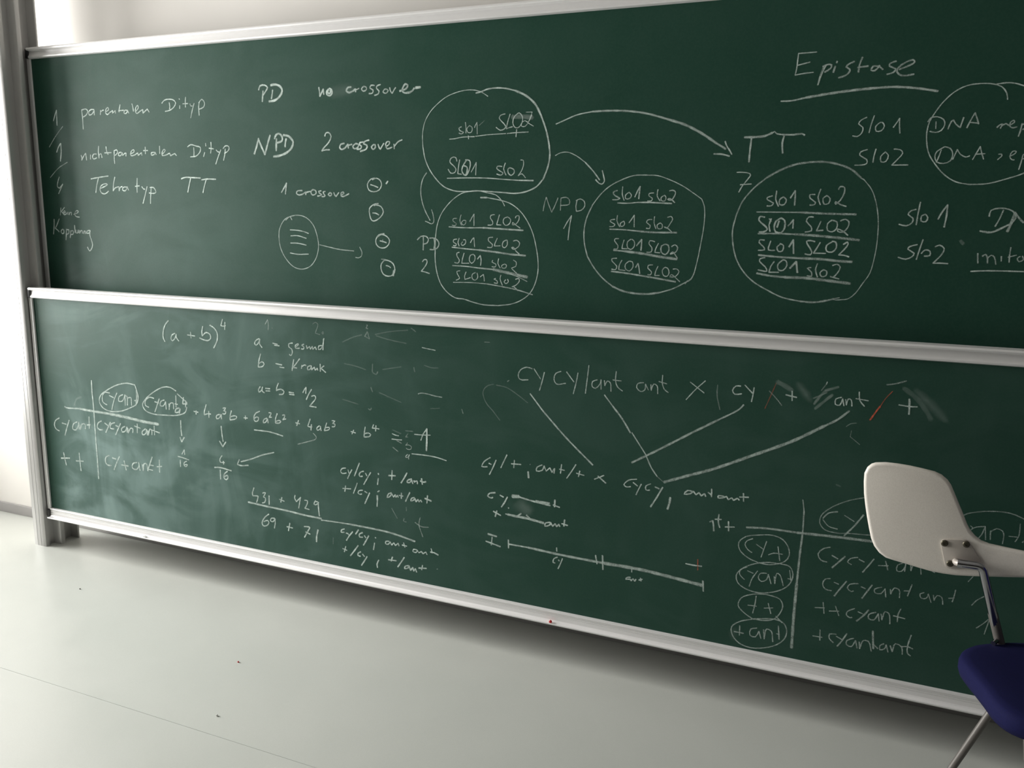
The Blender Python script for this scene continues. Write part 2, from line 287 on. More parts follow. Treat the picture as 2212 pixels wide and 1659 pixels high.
# chalk marks: every line is  board|label|strokes ; a stroke is  colour width(0.1 mm),density(%):x,z x,z ... in mm on the board
CHALK = """U|chalk figure 1 at the top left|W49,80:103,1694 114,1716 126,1737;W49,80:126,1737 124,1705 122,1675
U|thin slanted chalk dash between the figures at left|W37,50:155,1670 110,1633 65,1588
U|chalk figure 1 beside the word nichtparentalen|W54,90:107,1566 119,1586 135,1602;W54,90:135,1602 134,1569 125,1529
U|lower thin slanted chalk dash at left|W37,55:165,1524 109,1500 56,1462
U|chalk figure 4 at left|W46,70:110,1464 98,1441 94,1424 106,1417;W46,70:106,1417 127,1434;W46,70:127,1434 115,1417 98,1394
U|handwritten word parentalen|W48,80:272,1731 274,1707 274,1694 273,1656;W47,80:272,1732 297,1735 307,1726 294,1710 279,1705;W47,80:343,1731 325,1732 311,1722 314,1711 331,1715 343,1728;W47,80:343,1728 342,1710;W47,80:379,1727 376,1710;W47,80:378,1720 391,1727 396,1727;W47,80:404,1719 424,1728 420,1737 409,1729 406,1716 415,1709 429,1717;W46,80:429,1717 446,1724;W46,80:446,1724 444,1714;W46,80:444,1714 460,1723;W46,80:460,1723 461,1713;W46,80:489,1745 483,1729 480,1717;W46,80:478,1722 506,1723;W46,80:528,1721 513,1723 507,1712 518,1710 528,1720;W46,80:528,1720 533,1711;W45,80:553,1746 557,1732 559,1717;W45,80:569,1715 586,1729 583,1739 572,1730 569,1715 577,1708 593,1716;W45,80:593,1716 609,1722;W45,80:609,1722 609,1708;W45,80:609,1708 633,1723;W45,80:633,1723 642,1711
U|handwritten word Dityp in the first line|W44,80:749,1743 751,1729 749,1719;W44,80:711,1742 723,1752 748,1756 773,1751 782,1740 771,1725 749,1714 726,1711;W44,80:802,1730 801,1719;W44,60:801,1756 803,1752;W43,60:834,1760 831,1742 831,1723;W43,60:818,1736 844,1736;W43,60:854,1735 857,1727 865,1726;W43,60:875,1736 865,1713 854,1682;W43,60:901,1739 897,1724 897,1690;W43,60:898,1736 914,1749 927,1735 921,1720 899,1713
U|handwritten word nichtparentalen|W49,80:249,1551 253,1543 251,1531;W49,80:251,1531 266,1550 277,1559;W48,80:277,1559 279,1531;W48,80:304,1552 302,1535;W48,80:338,1555 321,1554 314,1542 321,1535 338,1540;W48,80:354,1586 350,1565 351,1538;W48,80:351,1538 354,1552 365,1555 368,1540;W47,80:395,1583 397,1564 404,1552;W47,80:385,1559 422,1559;W47,80:439,1568 437,1540 437,1515;W47,80:438,1565 452,1570 458,1561 450,1552 439,1547;W47,80:479,1559 465,1558 461,1548 473,1546 483,1558;W47,80:483,1558 484,1547;W47,80:484,1547 499,1556 504,1556;W47,80:504,1556 502,1544;W46,80:526,1552 548,1560 546,1569 531,1560 530,1545 551,1548;W46,80:551,1548 568,1556;W46,80:568,1556 569,1546;W46,80:569,1546 588,1556;W46,80:588,1556 589,1546;W46,80:609,1578 608,1551;W46,80:598,1564 622,1564;W46,80:660,1556 640,1555 639,1546 654,1548 661,1556;W45,80:661,1556 665,1547;W45,80:685,1580 684,1551;W45,80:696,1548 714,1562 708,1567 697,1556 697,1543 720,1546;W45,80:720,1546 736,1552;W45,80:736,1552 740,1542;W45,80:740,1542 762,1550;W45,80:762,1550 771,1542
U|handwritten word Dityp in the second line|W44,80:861,1571 861,1550 859,1536;W44,80:830,1574 846,1582 875,1576 894,1571 893,1557 872,1539 842,1536;W43,80:921,1586 922,1575;W44,80:915,1552 908,1536;W43,80:948,1589 948,1567 944,1548;W43,80:937,1567 960,1564;W43,80:972,1560 980,1553 986,1552;W43,80:995,1560 981,1535 967,1507;W43,80:1017,1563 1014,1544 1006,1520;W42,80:1006,1564 1018,1574 1034,1572 1035,1561 1025,1552 1012,1547
U|handwritten word Tetratyp|W48,80:296,1455 344,1461 396,1466;W49,80:340,1460 327,1430 318,1399;W48,80:344,1415 374,1425 388,1432 375,1435 353,1428 343,1413 350,1398 371,1394 391,1405;W48,80:432,1461 422,1433 417,1406;W48,80:417,1406 430,1418 452,1423;W48,80:451,1421 451,1406;W48,80:451,1406 458,1420 470,1423;W47,80:500,1421 475,1420 470,1410 485,1406 498,1420;W47,80:498,1420 504,1409;W47,80:555,1456 551,1423 550,1400;W47,80:541,1424 565,1426;W47,80:577,1423 587,1413 593,1413;W47,80:606,1423 594,1393 578,1356;W46,80:627,1416 623,1390 619,1356;W46,80:621,1419 641,1419 652,1401 639,1396 615,1398
U|two chalk capitals TT beside Tetratyp|W52,85:789,1453 811,1458 845,1457 887,1455;W52,85:837,1454 828,1429 819,1401;W51,85:892,1448 921,1451 964,1450;W51,85:915,1448 904,1422 896,1399
U|small handwritten word keine|W47,70:105,1335 102,1320 98,1304;W47,70:127,1337 107,1320;W46,70:107,1320 121,1306;W46,70:116,1313 130,1316 126,1323 118,1316 121,1306 134,1309;W46,70:134,1309 143,1317;W46,70:143,1317 142,1307;W46,70:152,1317 150,1306;W46,70:150,1306 160,1316 166,1316 165,1305;W46,70:179,1308 202,1315 208,1321 198,1324 187,1315 187,1303 198,1298 212,1297
U|handwritten word Kopplung|W51,75:58,1286 55,1259 47,1223;W51,75:89,1288 73,1263 61,1248;W51,75:61,1248 73,1241 83,1233;W51,75:105,1245 94,1236 99,1226 111,1229 111,1242 105,1245;W51,75:128,1246 125,1224 120,1199;W51,75:127,1242 141,1243 140,1228 126,1224;W51,75:153,1239 151,1225 146,1209;W51,75:152,1237 168,1239 166,1225 152,1223;W51,75:179,1262 178,1231;W50,75:184,1243 184,1231 194,1231 198,1243;W50,75:198,1243 198,1231;W50,75:206,1242 205,1229;W50,75:205,1229 214,1240 221,1240 221,1229;W50,75:230,1228 233,1239 240,1238 241,1228;W50,75:265,1242 251,1240 247,1230 262,1232 268,1242;W50,75:268,1242 264,1223 271,1203 276,1182 267,1164 255,1156 245,1172
U|chalk capitals PD in the first line|W61,80:1207,1767 1205,1751 1202,1729;W60,80:1187,1771 1194,1785 1215,1787 1228,1778 1218,1764 1206,1752;W60,80:1251,1768 1248,1752 1244,1738;W80,85:1243,1785 1265,1787 1288,1777 1294,1763 1282,1744 1258,1731 1233,1729
U|handwritten word no written over a smudge|W58,80:1456,1768 1459,1752 1460,1737;W58,80:1460,1737 1471,1755 1475,1762;W58,80:1475,1762 1477,1743;W61,90:1499,1761 1490,1754 1490,1742 1503,1738 1512,1745 1510,1758 1501,1763;W61,90:1497,1759 1494,1747 1505,1747 1505,1757
U|handwritten word crossover in the first line|W68,65:1593,1763 1580,1762 1573,1751 1584,1745 1601,1749;W68,65:1601,1749 1610,1756;W68,65:1610,1756 1612,1746;W49,65:1610,1752 1626,1757;W48,65:1647,1764 1636,1755 1644,1747 1657,1752 1655,1760 1647,1763;W48,65:1690,1764 1676,1765 1671,1756 1684,1749 1681,1739 1667,1738;W48,65:1714,1766 1700,1762 1698,1754 1708,1745 1704,1735 1689,1731;W48,65:1730,1749 1724,1741 1736,1736 1745,1745 1737,1750 1730,1749;W47,65:1751,1754 1755,1741 1761,1735;W47,65:1761,1735 1771,1749 1775,1753;W65,70:1791,1741 1817,1748 1823,1759 1813,1763 1805,1754 1801,1741 1812,1734 1826,1735;W65,70:1824,1733 1840,1739 1848,1748;W86,90:1854,1749 1872,1750
U|chalk capitals NPD in the second line|W75,75:1178,1598 1167,1568 1155,1542;W74,75:1178,1593 1194,1560 1205,1539;W74,75:1205,1539 1218,1574 1232,1608;W73,75:1261,1595 1259,1573 1258,1552;W73,75:1252,1595 1259,1608 1273,1613 1287,1601 1286,1587 1261,1580;W73,75:1305,1594 1301,1580 1299,1565;W81,80:1293,1607 1316,1603 1336,1582 1328,1561 1305,1544 1268,1533 1245,1531
U|chalk figure 2 of the second line|W51,75:1477,1599 1481,1609 1494,1611 1504,1598 1493,1577 1471,1558 1462,1548;W51,75:1462,1548 1479,1551 1496,1551
U|handwritten word crossover in the second line|W58,80:1560,1572 1545,1569 1540,1557 1549,1551 1564,1557;W58,80:1564,1557 1575,1569;W58,80:1575,1569 1577,1555;W57,80:1577,1565 1592,1568;W57,80:1607,1570 1596,1561 1602,1553 1617,1557 1619,1568 1607,1570;W57,85:1641,1575 1626,1573 1624,1566 1632,1561 1628,1552 1613,1551;W57,85:1664,1581 1647,1577 1641,1569 1655,1564 1653,1552 1627,1543;W57,85:1684,1566 1674,1558 1680,1549 1690,1556 1688,1566;W49,80:1701,1566 1705,1556 1710,1549;W49,80:1710,1549 1721,1564 1725,1569;W48,80:1732,1557 1746,1565 1748,1573 1738,1574 1732,1564 1738,1550 1758,1555;W48,80:1766,1565 1767,1549;W48,80:1766,1556 1783,1573 1799,1579
U|handwritten words 1 crossover|W53,65:1275,1400 1288,1417 1300,1435;W53,65:1300,1435 1297,1417 1293,1394;W53,65:1370,1407 1349,1406 1344,1397 1356,1391 1374,1395;W53,65:1374,1395 1385,1402;W53,65:1385,1402 1386,1392;W52,65:1386,1400 1399,1403 1412,1404;W52,65:1419,1411 1408,1402 1417,1391 1432,1397 1430,1407 1419,1411;W52,65:1455,1406 1444,1404 1448,1397 1457,1393 1445,1388 1438,1388;W52,65:1473,1404 1464,1402 1466,1395 1472,1389 1463,1385 1457,1386;W52,65:1494,1400 1485,1393 1494,1388 1501,1395 1494,1400;W51,65:1510,1400 1514,1391 1519,1386;W51,65:1519,1386 1532,1400;W51,65:1540,1391 1553,1397 1551,1402 1542,1399 1541,1388 1551,1386;W51,65:1551,1386 1562,1390 1575,1396
U|small chalk circle with a minus sign, topmost|W41,80:1685,1450 1669,1447 1654,1429 1660,1409 1681,1403 1702,1409 1713,1426 1708,1442 1692,1450 1675,1445;W41,80:1667,1428 1681,1424 1698,1418;W63,90:1732,1431 1739,1439
U|small chalk circle with a minus sign, second|W42,80:1699,1362 1680,1359 1661,1344 1662,1321 1670,1303 1682,1301 1707,1315 1719,1333 1710,1351 1690,1357 1680,1355;W42,80:1674,1329 1688,1328 1700,1322
U|small chalk circle with a plus sign|W42,80:1721,1257 1699,1252 1686,1235 1688,1218 1702,1207 1723,1207 1739,1219 1743,1234 1732,1247 1710,1254 1692,1244;W42,80:1703,1231 1716,1229 1730,1225;W29,50:1715,1236 1714,1226
U|small chalk circle with a minus sign, lowest|W32,60:1708,1166 1724,1166;W45,80:1724,1165 1708,1150 1706,1132 1716,1112 1737,1106 1756,1112 1764,1131 1757,1151 1740,1161 1722,1163 1713,1156;W39,80:1727,1144 1738,1142 1746,1137;W78,60:1760,1127 1756,1109
U|tall chalk oval holding four short lines|W34,60:1335,1317 1288,1303 1261,1267 1256,1235 1263,1192 1285,1155 1319,1126 1357,1118 1396,1130 1424,1162 1436,1205 1429,1251 1413,1285 1384,1309 1354,1317 1327,1316 1304,1309 1290,1298;W34,60:1312,1311 1319,1300;W38,70:1309,1263 1340,1262 1370,1258 1393,1251;W38,70:1311,1241 1343,1242 1382,1233;W38,70:1309,1214 1342,1214 1381,1208;W38,70:1306,1177 1340,1173 1390,1175
U|chalk arrow from the oval to the small circles|W33,60:1441,1211 1474,1205 1529,1196 1591,1192;W33,60:1616,1207 1626,1189 1623,1174 1610,1168 1598,1169
U|chalk capitals PD by the lower circle|W44,65:1881,1248 1881,1225 1880,1203;W43,65:1857,1238 1871,1250 1891,1251 1901,1242 1896,1228 1882,1224;W43,65:1924,1244 1926,1226 1923,1207;W43,65:1906,1245 1927,1245 1942,1232 1941,1218 1927,1206 1907,1206
U|chalk figure 2 below PD|W38,70:1877,1162 1884,1170 1894,1169 1895,1159 1884,1142 1872,1129;W38,70:1872,1129 1887,1127 1905,1122
U|curved chalk arrow pointing down to the lower circle|W37,60:1895,1467 1880,1446 1872,1414 1875,1377 1888,1340 1908,1306;W31,60:1914,1343 1921,1321 1923,1301 1914,1294 1903,1298 1889,1303
U|large round chalk loop around slo1 and SLO2|W28,70:2126,1710 2103,1724 2081,1731 2049,1733 2014,1728 1973,1715 1938,1693 1909,1667 1888,1633 1880,1596 1881,1554;W38,75:1881,1554 1889,1515 1906,1479 1932,1446 1963,1420 2004,1406 2045,1404 2091,1406 2133,1404 2182,1401;W45,75:2182,1401 2231,1398 2272,1405 2305,1420 2328,1444;W53,75:2328,1444 2343,1482 2349,1517 2345,1555 2333,1601 2316,1643;W66,70:2316,1643 2295,1679 2261,1707 2226,1723;W45,75:2226,1723 2190,1732 2151,1735 2122,1732 2103,1726 2082,1722
U|handwritten symbol slo1 in the upper round|W37,70:2029,1616 2020,1612 2023,1604 2037,1598 2029,1593 2020,1596;W26,75:2044,1630 2046,1613 2046,1595;W26,75:2059,1619 2049,1609 2054,1597 2067,1598 2069,1613 2059,1619;W25,75:2078,1612 2082,1621 2087,1629;W25,75:2087,1629 2088,1591;W21,30:2094,1618 2114,1633
U|handwritten symbol SLO2 in the upper round|W32,75:2189,1652 2174,1649 2168,1640 2177,1629 2192,1613 2187,1605 2172,1601 2157,1611;W32,75:2207,1651 2199,1628 2194,1605;W32,75:2194,1605 2206,1609 2216,1611;W31,75:2234,1652 2222,1642 2217,1625 2223,1610 2235,1607 2246,1616 2252,1633 2248,1646 2239,1654 2232,1651;W26,70:2263,1655 2285,1655;W27,70:2285,1655 2280,1642 2275,1628;W27,70:2284,1646 2272,1624 2261,1611 2248,1612 2249,1622 2260,1629 2275,1619 2290,1611;W133,22:2215,1642 2263,1641 2286,1637
U|chalk strand with two ticks in the upper round|W30,75:1984,1577 2004,1578 2029,1582 2054,1583 2078,1583;W28,75:2082,1584 2131,1588 2192,1590;W31,75:2197,1590 2230,1592 2273,1593;W37,80:2055,1586 2056,1576;W36,80:2231,1602 2230,1589 2229,1579
U|handwritten symbol SLO1 in the upper round|W36,75:2012,1504 2009,1515 1999,1518 1988,1512 1986,1501 1999,1490 2009,1478 2004,1467 1989,1465 1979,1478;W36,75:2023,1509 2018,1483 2016,1463;W36,75:2016,1463 2030,1461;W45,75:2045,1508 2060,1506 2063,1491 2055,1467 2046,1457 2036,1463 2031,1476 2040,1496 2051,1509;W45,75:2040,1489 2051,1484 2051,1471 2045,1458;W30,75:2066,1468 2075,1482 2085,1500;W30,75:2085,1500 2084,1478 2083,1458
U|handwritten symbol slo2 in the upper round|W34,75:2180,1485 2164,1486 2161,1479 2174,1470 2184,1464 2177,1457 2161,1461;W34,75:2192,1496 2186,1477 2195,1457;W37,75:2210,1481 2202,1477 2203,1464 2213,1456 2224,1464 2223,1475 2208,1481;W29,75:2247,1505 2256,1504 2257,1487 2249,1468 2239,1455;W29,75:2239,1455 2252,1461 2265,1448
U|chalk strand under SLO1 slo2 in the upper round|W33,80:1975,1448 2045,1449 2120,1448 2194,1443 2242,1440;W45,75:2242,1440 2293,1439
U|round chalk loop around the four lower strands|W31,72:2191,1357 2183,1371 2160,1392 2126,1400 2090,1407 2061,1404 2034,1399 2002,1381 1972,1354 1950,1325 1936,1290 1930,1253 1928,1213;W35,75:1928,1213 1928,1169 1935,1126 1950,1088 1975,1060 2009,1041 2039,1039 2075,1030 2117,1023 2171,1023;W32,78:2171,1023 2217,1030 2252,1043 2283,1065 2302,1093 2315,1138 2315,1181 2308,1222 2293,1273 2269,1316 2244,1344 2212,1365 2178,1375 2126,1384;W49,70:2126,1384 2102,1384
U|handwritten symbol slo1 of the first lower strand|W28,55:2012,1314 1999,1313 1998,1305 2011,1296 2005,1289 1994,1291;W28,55:2029,1326 2024,1308 2030,1291;W28,55:2038,1308 2030,1300 2036,1292 2045,1296 2047,1307 2038,1308;W33,70:2062,1304 2071,1319 2078,1329;W33,70:2078,1329 2078,1290
U|handwritten symbol SLO2 of the first lower strand|W33,72:2155,1328 2142,1326 2139,1317 2148,1305 2147,1295 2130,1293;W33,72:2173,1328 2167,1309 2163,1295;W33,72:2163,1295 2179,1294;W33,72:2203,1321 2190,1316 2187,1303 2196,1293 2210,1299 2214,1313 2203,1321;W32,72:2231,1318 2234,1324 2244,1325 2244,1312 2233,1298 2220,1296 2222,1303 2233,1295 2249,1285
U|first lower chalk strand line|W36,75:1982,1285 2038,1283 2112,1284;W52,70:2112,1284 2185,1281 2260,1278
U|handwritten symbol slo1 of the second lower strand|W34,72:2013,1244 2000,1241 2000,1233 2011,1227 2008,1221 1999,1222;W34,72:2022,1247 2017,1233 2022,1220;W34,72:2035,1235 2029,1228 2035,1223 2046,1230 2046,1242 2038,1242;W34,75:2065,1233 2072,1245 2078,1250;W34,75:2078,1250 2081,1219
U|handwritten symbol SLO2 of the second lower strand|W33,72:2149,1253 2134,1251 2133,1241 2148,1229 2145,1219 2129,1219;W33,72:2166,1250 2158,1234 2155,1224;W33,72:2155,1224 2177,1225;W33,72:2200,1245 2188,1239 2185,1224 2193,1219 2203,1229 2202,1245;W33,72:2225,1242 2237,1245 2248,1236 2243,1223 2226,1215 2219,1220 2226,1221 2234,1210 2247,1200
U|second lower chalk strand line|W40,75:1994,1216 2044,1212 2098,1209;W60,55:2098,1209 2157,1204 2215,1198 2270,1195
U|handwritten symbol SLO1 of the third lower strand|W34,72:2022,1199 2013,1196 2014,1185 2023,1172 2017,1162 2004,1164;W34,72:2041,1197 2035,1178 2032,1162;W34,72:2032,1162 2060,1163;W34,72:2077,1194 2065,1190 2061,1173 2070,1163 2082,1174 2082,1189 2076,1194;W39,75:2092,1178 2103,1191;W39,75:2103,1191 2106,1175 2104,1157
U|handwritten symbol slo2 of the third lower strand|W30,70:2150,1176 2147,1170 2162,1163 2160,1154 2147,1154;W30,70:2172,1182 2169,1166 2178,1151;W30,70:2195,1165 2183,1159 2186,1151 2198,1152 2201,1161 2194,1165;W30,70:2226,1179 2237,1172 2235,1158 2220,1152 2227,1145 2239,1135
U|third lower chalk strand line with a double end|W37,70:1996,1153 2045,1152 2098,1148;W50,55:2098,1148 2152,1145;W93,45:2152,1145 2216,1134 2277,1124;W25,60:2210,1134 2250,1121 2278,1109
U|handwritten symbol SLO1 of the fourth lower strand|W31,70:2025,1136 2013,1133 2017,1122 2024,1110 2010,1103;W31,70:2049,1133 2043,1118 2045,1107;W31,70:2045,1107 2066,1114;W31,70:2085,1132 2073,1126 2073,1111 2084,1106 2094,1116 2091,1131;W31,70:2103,1118 2115,1127;W31,70:2115,1127 2118,1114 2119,1104
U|handwritten symbol slo2 of the fourth lower strand|W33,72:2162,1115 2155,1113 2167,1107 2168,1099 2156,1100;W33,72:2181,1127 2178,1114 2187,1093;W33,72:2199,1112 2193,1105 2200,1099 2209,1106 2206,1114;W33,72:2235,1115 2247,1118 2249,1109 2236,1095 2222,1089 2228,1090 2245,1077
U|fourth lower chalk strand line|W28,60:1999,1095 2069,1097 2129,1095;W38,60:2129,1095 2187,1088 2245,1079 2298,1066
U|long curved chalk arrow to the right-hand round|W38,70:2368,1615 2392,1624 2439,1641 2488,1649;W56,60:2488,1649 2538,1650 2602,1647 2666,1637 2729,1619;W71,55:2729,1619 2786,1600 2838,1573 2879,1546;W58,55:2879,1546 2909,1528;W41,65:2906,1550 2912,1536 2920,1525 2928,1512;W47,60:2875,1514 2899,1513 2921,1507
U|short curved chalk arrow to the middle round|W29,70:2368,1517 2384,1525 2411,1527 2442,1514 2470,1495;W42,75:2470,1495 2498,1467 2520,1440;W39,75:2528,1469 2533,1451 2536,1436 2528,1427 2517,1431 2507,1441
U|chalk capitals NPD by the middle round|W30,50:2330,1342 2334,1366 2340,1386;W30,50:2340,1386 2350,1360 2360,1338;W30,50:2360,1338 2371,1360 2381,1384;W30,50:2391,1381 2390,1344;W30,50:2391,1383 2409,1386 2420,1378 2420,1364 2392,1360;W33,60:2447,1378 2443,1358 2445,1342;W33,60:2445,1342 2461,1345 2473,1358 2471,1373 2457,1381 2443,1375
U|chalk figure 1 under NPD|W33,70:2403,1286 2414,1306 2429,1328;W33,70:2429,1328 2423,1293 2419,1250
U|round chalk loop, the middle one of three|W32,60:2672,1454 2633,1453 2590,1439 2552,1419 2523,1393 2499,1362;W39,60:2499,1362 2480,1319 2473,1277 2476,1239 2487,1199;W44,50:2487,1199 2511,1163 2541,1131 2575,1106;W59,50:2575,1106 2609,1093 2648,1087 2692,1087 2729,1093;W39,55:2729,1093 2771,1107 2802,1124 2827,1140 2836,1161;W28,65:2836,1161 2844,1202 2850,1243 2856,1289 2858,1329 2855,1361 2846,1382;W28,65:2846,1382 2818,1401 2786,1421 2744,1440 2707,1452 2672,1454;W23,50:2816,1135 2809,1123
U|handwritten symbol slo1 in the middle round, first line|W43,45:2580,1407 2568,1403 2568,1396 2589,1383;W32,65:2589,1383 2581,1379 2565,1379;W32,65:2597,1419 2596,1396 2603,1377;W32,65:2618,1402 2607,1393 2608,1382 2621,1383 2626,1393 2618,1402;W39,70:2637,1387 2644,1403 2653,1420;W39,70:2653,1420 2650,1382
U|handwritten symbol slo2 in the middle round, first line|W31,65:2697,1400 2683,1398 2682,1391 2693,1384 2691,1376 2678,1375;W31,65:2710,1410 2708,1391 2718,1376;W31,65:2731,1393 2721,1386 2722,1377 2733,1376 2736,1387 2731,1393;W36,65:2746,1406 2756,1408 2765,1403 2762,1390 2752,1378 2741,1381 2749,1383 2764,1371
U|first line in the middle round|W34,70:2582,1369 2614,1368 2647,1371;W44,65:2647,1371 2684,1371 2755,1368
U|handwritten symbol slo1 in the middle round, second line|W32,65:2575,1318 2562,1316 2560,1311 2576,1302 2571,1296 2558,1295;W32,65:2583,1330 2582,1313 2592,1295;W32,65:2603,1312 2593,1305 2596,1296 2606,1300 2607,1309 2603,1313;W34,65:2622,1308 2631,1321 2638,1332;W34,65:2638,1332 2639,1295
U|handwritten symbol slo2 in the middle round, second line|W31,65:2695,1319 2683,1318 2678,1310 2690,1301 2688,1291 2678,1292;W31,65:2703,1328 2702,1309 2709,1291;W31,65:2722,1309 2712,1302 2716,1291 2728,1293 2728,1304 2722,1309;W31,65:2744,1326 2755,1329 2760,1321 2753,1307 2743,1293 2734,1297 2746,1293 2760,1281
U|second line in the middle round|W37,60:2559,1287 2607,1286 2648,1283;W53,50:2648,1283 2688,1280 2775,1280
U|handwritten symbol SLO1 in the middle round, third line|W32,65:2590,1258 2578,1257 2577,1250 2588,1237 2587,1226 2575,1225;W32,65:2608,1254 2603,1237 2602,1227;W32,65:2602,1227 2620,1227;W32,65:2630,1257 2619,1248 2620,1231 2631,1225 2642,1235 2641,1251 2633,1257;W45,55:2649,1237 2656,1246 2665,1257;W45,55:2665,1257 2665,1240 2664,1223
U|handwritten symbol SLO2 in the middle round, third line|W32,65:2707,1251 2692,1254 2689,1244 2699,1232 2697,1219 2683,1218;W32,65:2719,1246 2711,1229 2709,1218;W31,65:2709,1218 2725,1217;W42,55:2741,1244 2729,1238 2729,1220 2742,1212 2753,1225 2750,1241 2741,1244;W36,60:2761,1237 2771,1243 2780,1235 2775,1221 2758,1214;W36,60:2758,1214 2765,1221 2781,1202
U|third line in the middle round|W38,60:2574,1221 2610,1219;W73,50:2610,1219 2670,1213 2724,1205 2779,1199
U|handwritten symbol SLO1 in the middle round, fourth line|W33,65:2586,1196 2570,1194 2571,1186 2587,1171 2583,1160 2570,1161;W32,65:2603,1190 2595,1174 2594,1160;W32,65:2594,1160 2615,1158;W32,65:2627,1188 2615,1178 2616,1164 2629,1157 2640,1170 2638,1186 2627,1188;W37,65:2649,1169 2656,1182;W37,65:2656,1182 2660,1168 2663,1150
U|handwritten symbol SLO2 in the middle round, fourth line|W32,65:2704,1179 2690,1177 2689,1168 2701,1157 2698,1148 2689,1148;W32,65:2721,1175 2714,1159 2712,1146;W32,65:2712,1146 2727,1147;W32,65:2743,1173 2735,1163 2740,1147 2751,1145 2757,1156 2752,1170 2743,1173;W31,65:2769,1168 2780,1169 2788,1161 2778,1146 2760,1144 2764,1151 2792,1130
U|fourth line in the middle round|W49,60:2569,1154 2618,1150 2667,1144;W53,55:2667,1144 2722,1137 2779,1129
U|two chalk capitals TT joined by a wavy bar|W63,60:2962,1560 2994,1560 3022,1563 3040,1571;W38,65:3040,1570 3046,1574 3053,1568 3069,1565;W49,60:3069,1565 3100,1564 3123,1566 3130,1562;W51,65:2982,1557 2980,1525 2979,1489;W50,65:3074,1561 3070,1543 3073,1513
U|chalk figure 7 below TT|W32,75:2946,1460 2962,1460 2984,1456 2986,1450;W32,75:2986,1450 2976,1436 2964,1420 2955,1402;W32,75:2958,1424 2973,1425 2990,1426
U|round chalk loop, the right-hand one of three|W27,55:3261,1103 3243,1098 3252,1096 3270,1098 3285,1101 3302,1117 3320,1147 3336,1176 3345,1224 3348,1274 3345,1330 3336,1373 3321,1410 3299,1437;W30,50:3299,1437 3291,1441;W54,40:3291,1442 3264,1465 3230,1479 3191,1487 3154,1487;W57,40:3154,1487 3112,1481 3070,1465 3033,1444;W42,45:3033,1444 2997,1413 2967,1374 2952,1335;W40,55:2952,1335 2944,1292 2947,1252 2960,1206 2982,1170 3012,1141 3056,1116 3102,1096 3153,1087;W51,55:3153,1087 3191,1086 3222,1092 3246,1099
U|handwritten symbol slo1, first line of the right-hand round|W38,60:3053,1392 3039,1387 3039,1381 3057,1371 3051,1363 3039,1363;W38,60:3064,1406 3063,1381 3072,1362;W38,60:3084,1389 3074,1381 3075,1367 3088,1367 3093,1381 3084,1389;W44,60:3104,1386 3112,1400 3116,1407;W44,60:3116,1407 3117,1388 3117,1365
U|handwritten symbol slo2, first line of the right-hand round|W37,60:3171,1396 3157,1395 3159,1385 3174,1374 3171,1367 3159,1366;W37,60:3186,1411 3180,1388 3188,1367;W37,60:3204,1393 3194,1385 3198,1369 3210,1371 3213,1385 3204,1393;W40,60:3234,1410 3238,1418 3249,1416 3250,1401 3241,1380 3229,1369 3228,1376 3242,1368 3258,1363
U|first line in the right-hand round|W38,55:3011,1345 3072,1345 3134,1345;W56,45:3134,1345 3211,1342 3286,1341
U|handwritten symbol SLO1, second line of the right-hand round|W48,65:3035,1330 3022,1332 3019,1321 3035,1307 3045,1295 3034,1287 3022,1287;W35,50:3048,1326 3055,1318;W42,65:3054,1326 3049,1307 3053,1289;W48,65:3082,1328 3069,1320 3064,1304 3069,1288 3085,1286 3094,1301 3092,1322 3082,1328;W48,65:3077,1320 3072,1301;W41,50:3103,1306 3110,1314 3117,1324;W41,50:3117,1324 3117,1299
U|handwritten symbol SLO2, second line of the right-hand round|W38,60:3172,1332 3159,1332 3153,1320 3167,1305 3169,1293 3152,1289;W37,60:3193,1320 3187,1303 3183,1293;W37,60:3183,1293 3201,1295;W37,60:3223,1324 3212,1314 3213,1295 3226,1291 3237,1300 3237,1319 3223,1324;W37,60:3246,1322 3258,1327 3269,1320 3267,1304 3255,1291 3242,1292 3240,1299 3254,1294 3269,1282
U|second line in the right-hand round|W45,55:3019,1282 3076,1283 3123,1282;W68,45:3123,1282 3186,1279 3247,1274 3300,1269
U|handwritten symbol slo1, third line of the right-hand round|W39,60:3039,1263 3026,1264 3024,1256 3037,1244 3041,1235 3023,1233;W39,60:3057,1261 3052,1235 3070,1234;W39,60:3085,1252 3076,1244 3081,1231 3092,1233 3094,1249 3084,1254;W48,60:3110,1245 3121,1266;W48,60:3121,1266 3124,1226
U|handwritten symbol SLO2, third line of the right-hand round|W41,70:3181,1262 3168,1265 3158,1262 3163,1251 3175,1232 3171,1224 3156,1226;W41,70:3196,1260 3187,1242 3180,1229;W41,70:3180,1229 3213,1229;W40,70:3228,1262 3214,1252 3215,1236 3230,1233 3241,1246 3238,1262 3228,1264;W40,70:3259,1256 3269,1263;W40,70:3269,1263 3272,1257 3262,1241 3249,1226;W40,70:3249,1226 3263,1225 3277,1221
U|third line in the right-hand round|W55,60:3024,1219 3081,1215 3144,1213;W68,50:3144,1213 3206,1212 3252,1208 3286,1207
U|handwritten symbol SLO1, fourth line of the right-hand round|W39,60:3044,1212 3030,1208 3029,1200 3046,1185 3052,1172 3026,1175;W39,60:3071,1201 3062,1186 3058,1169;W39,60:3058,1169 3086,1170;W39,60:3096,1207 3082,1193 3085,1177 3098,1176 3108,1191 3104,1205 3096,1207;W54,60:3117,1183 3134,1203;W54,60:3134,1203 3136,1188 3139,1171
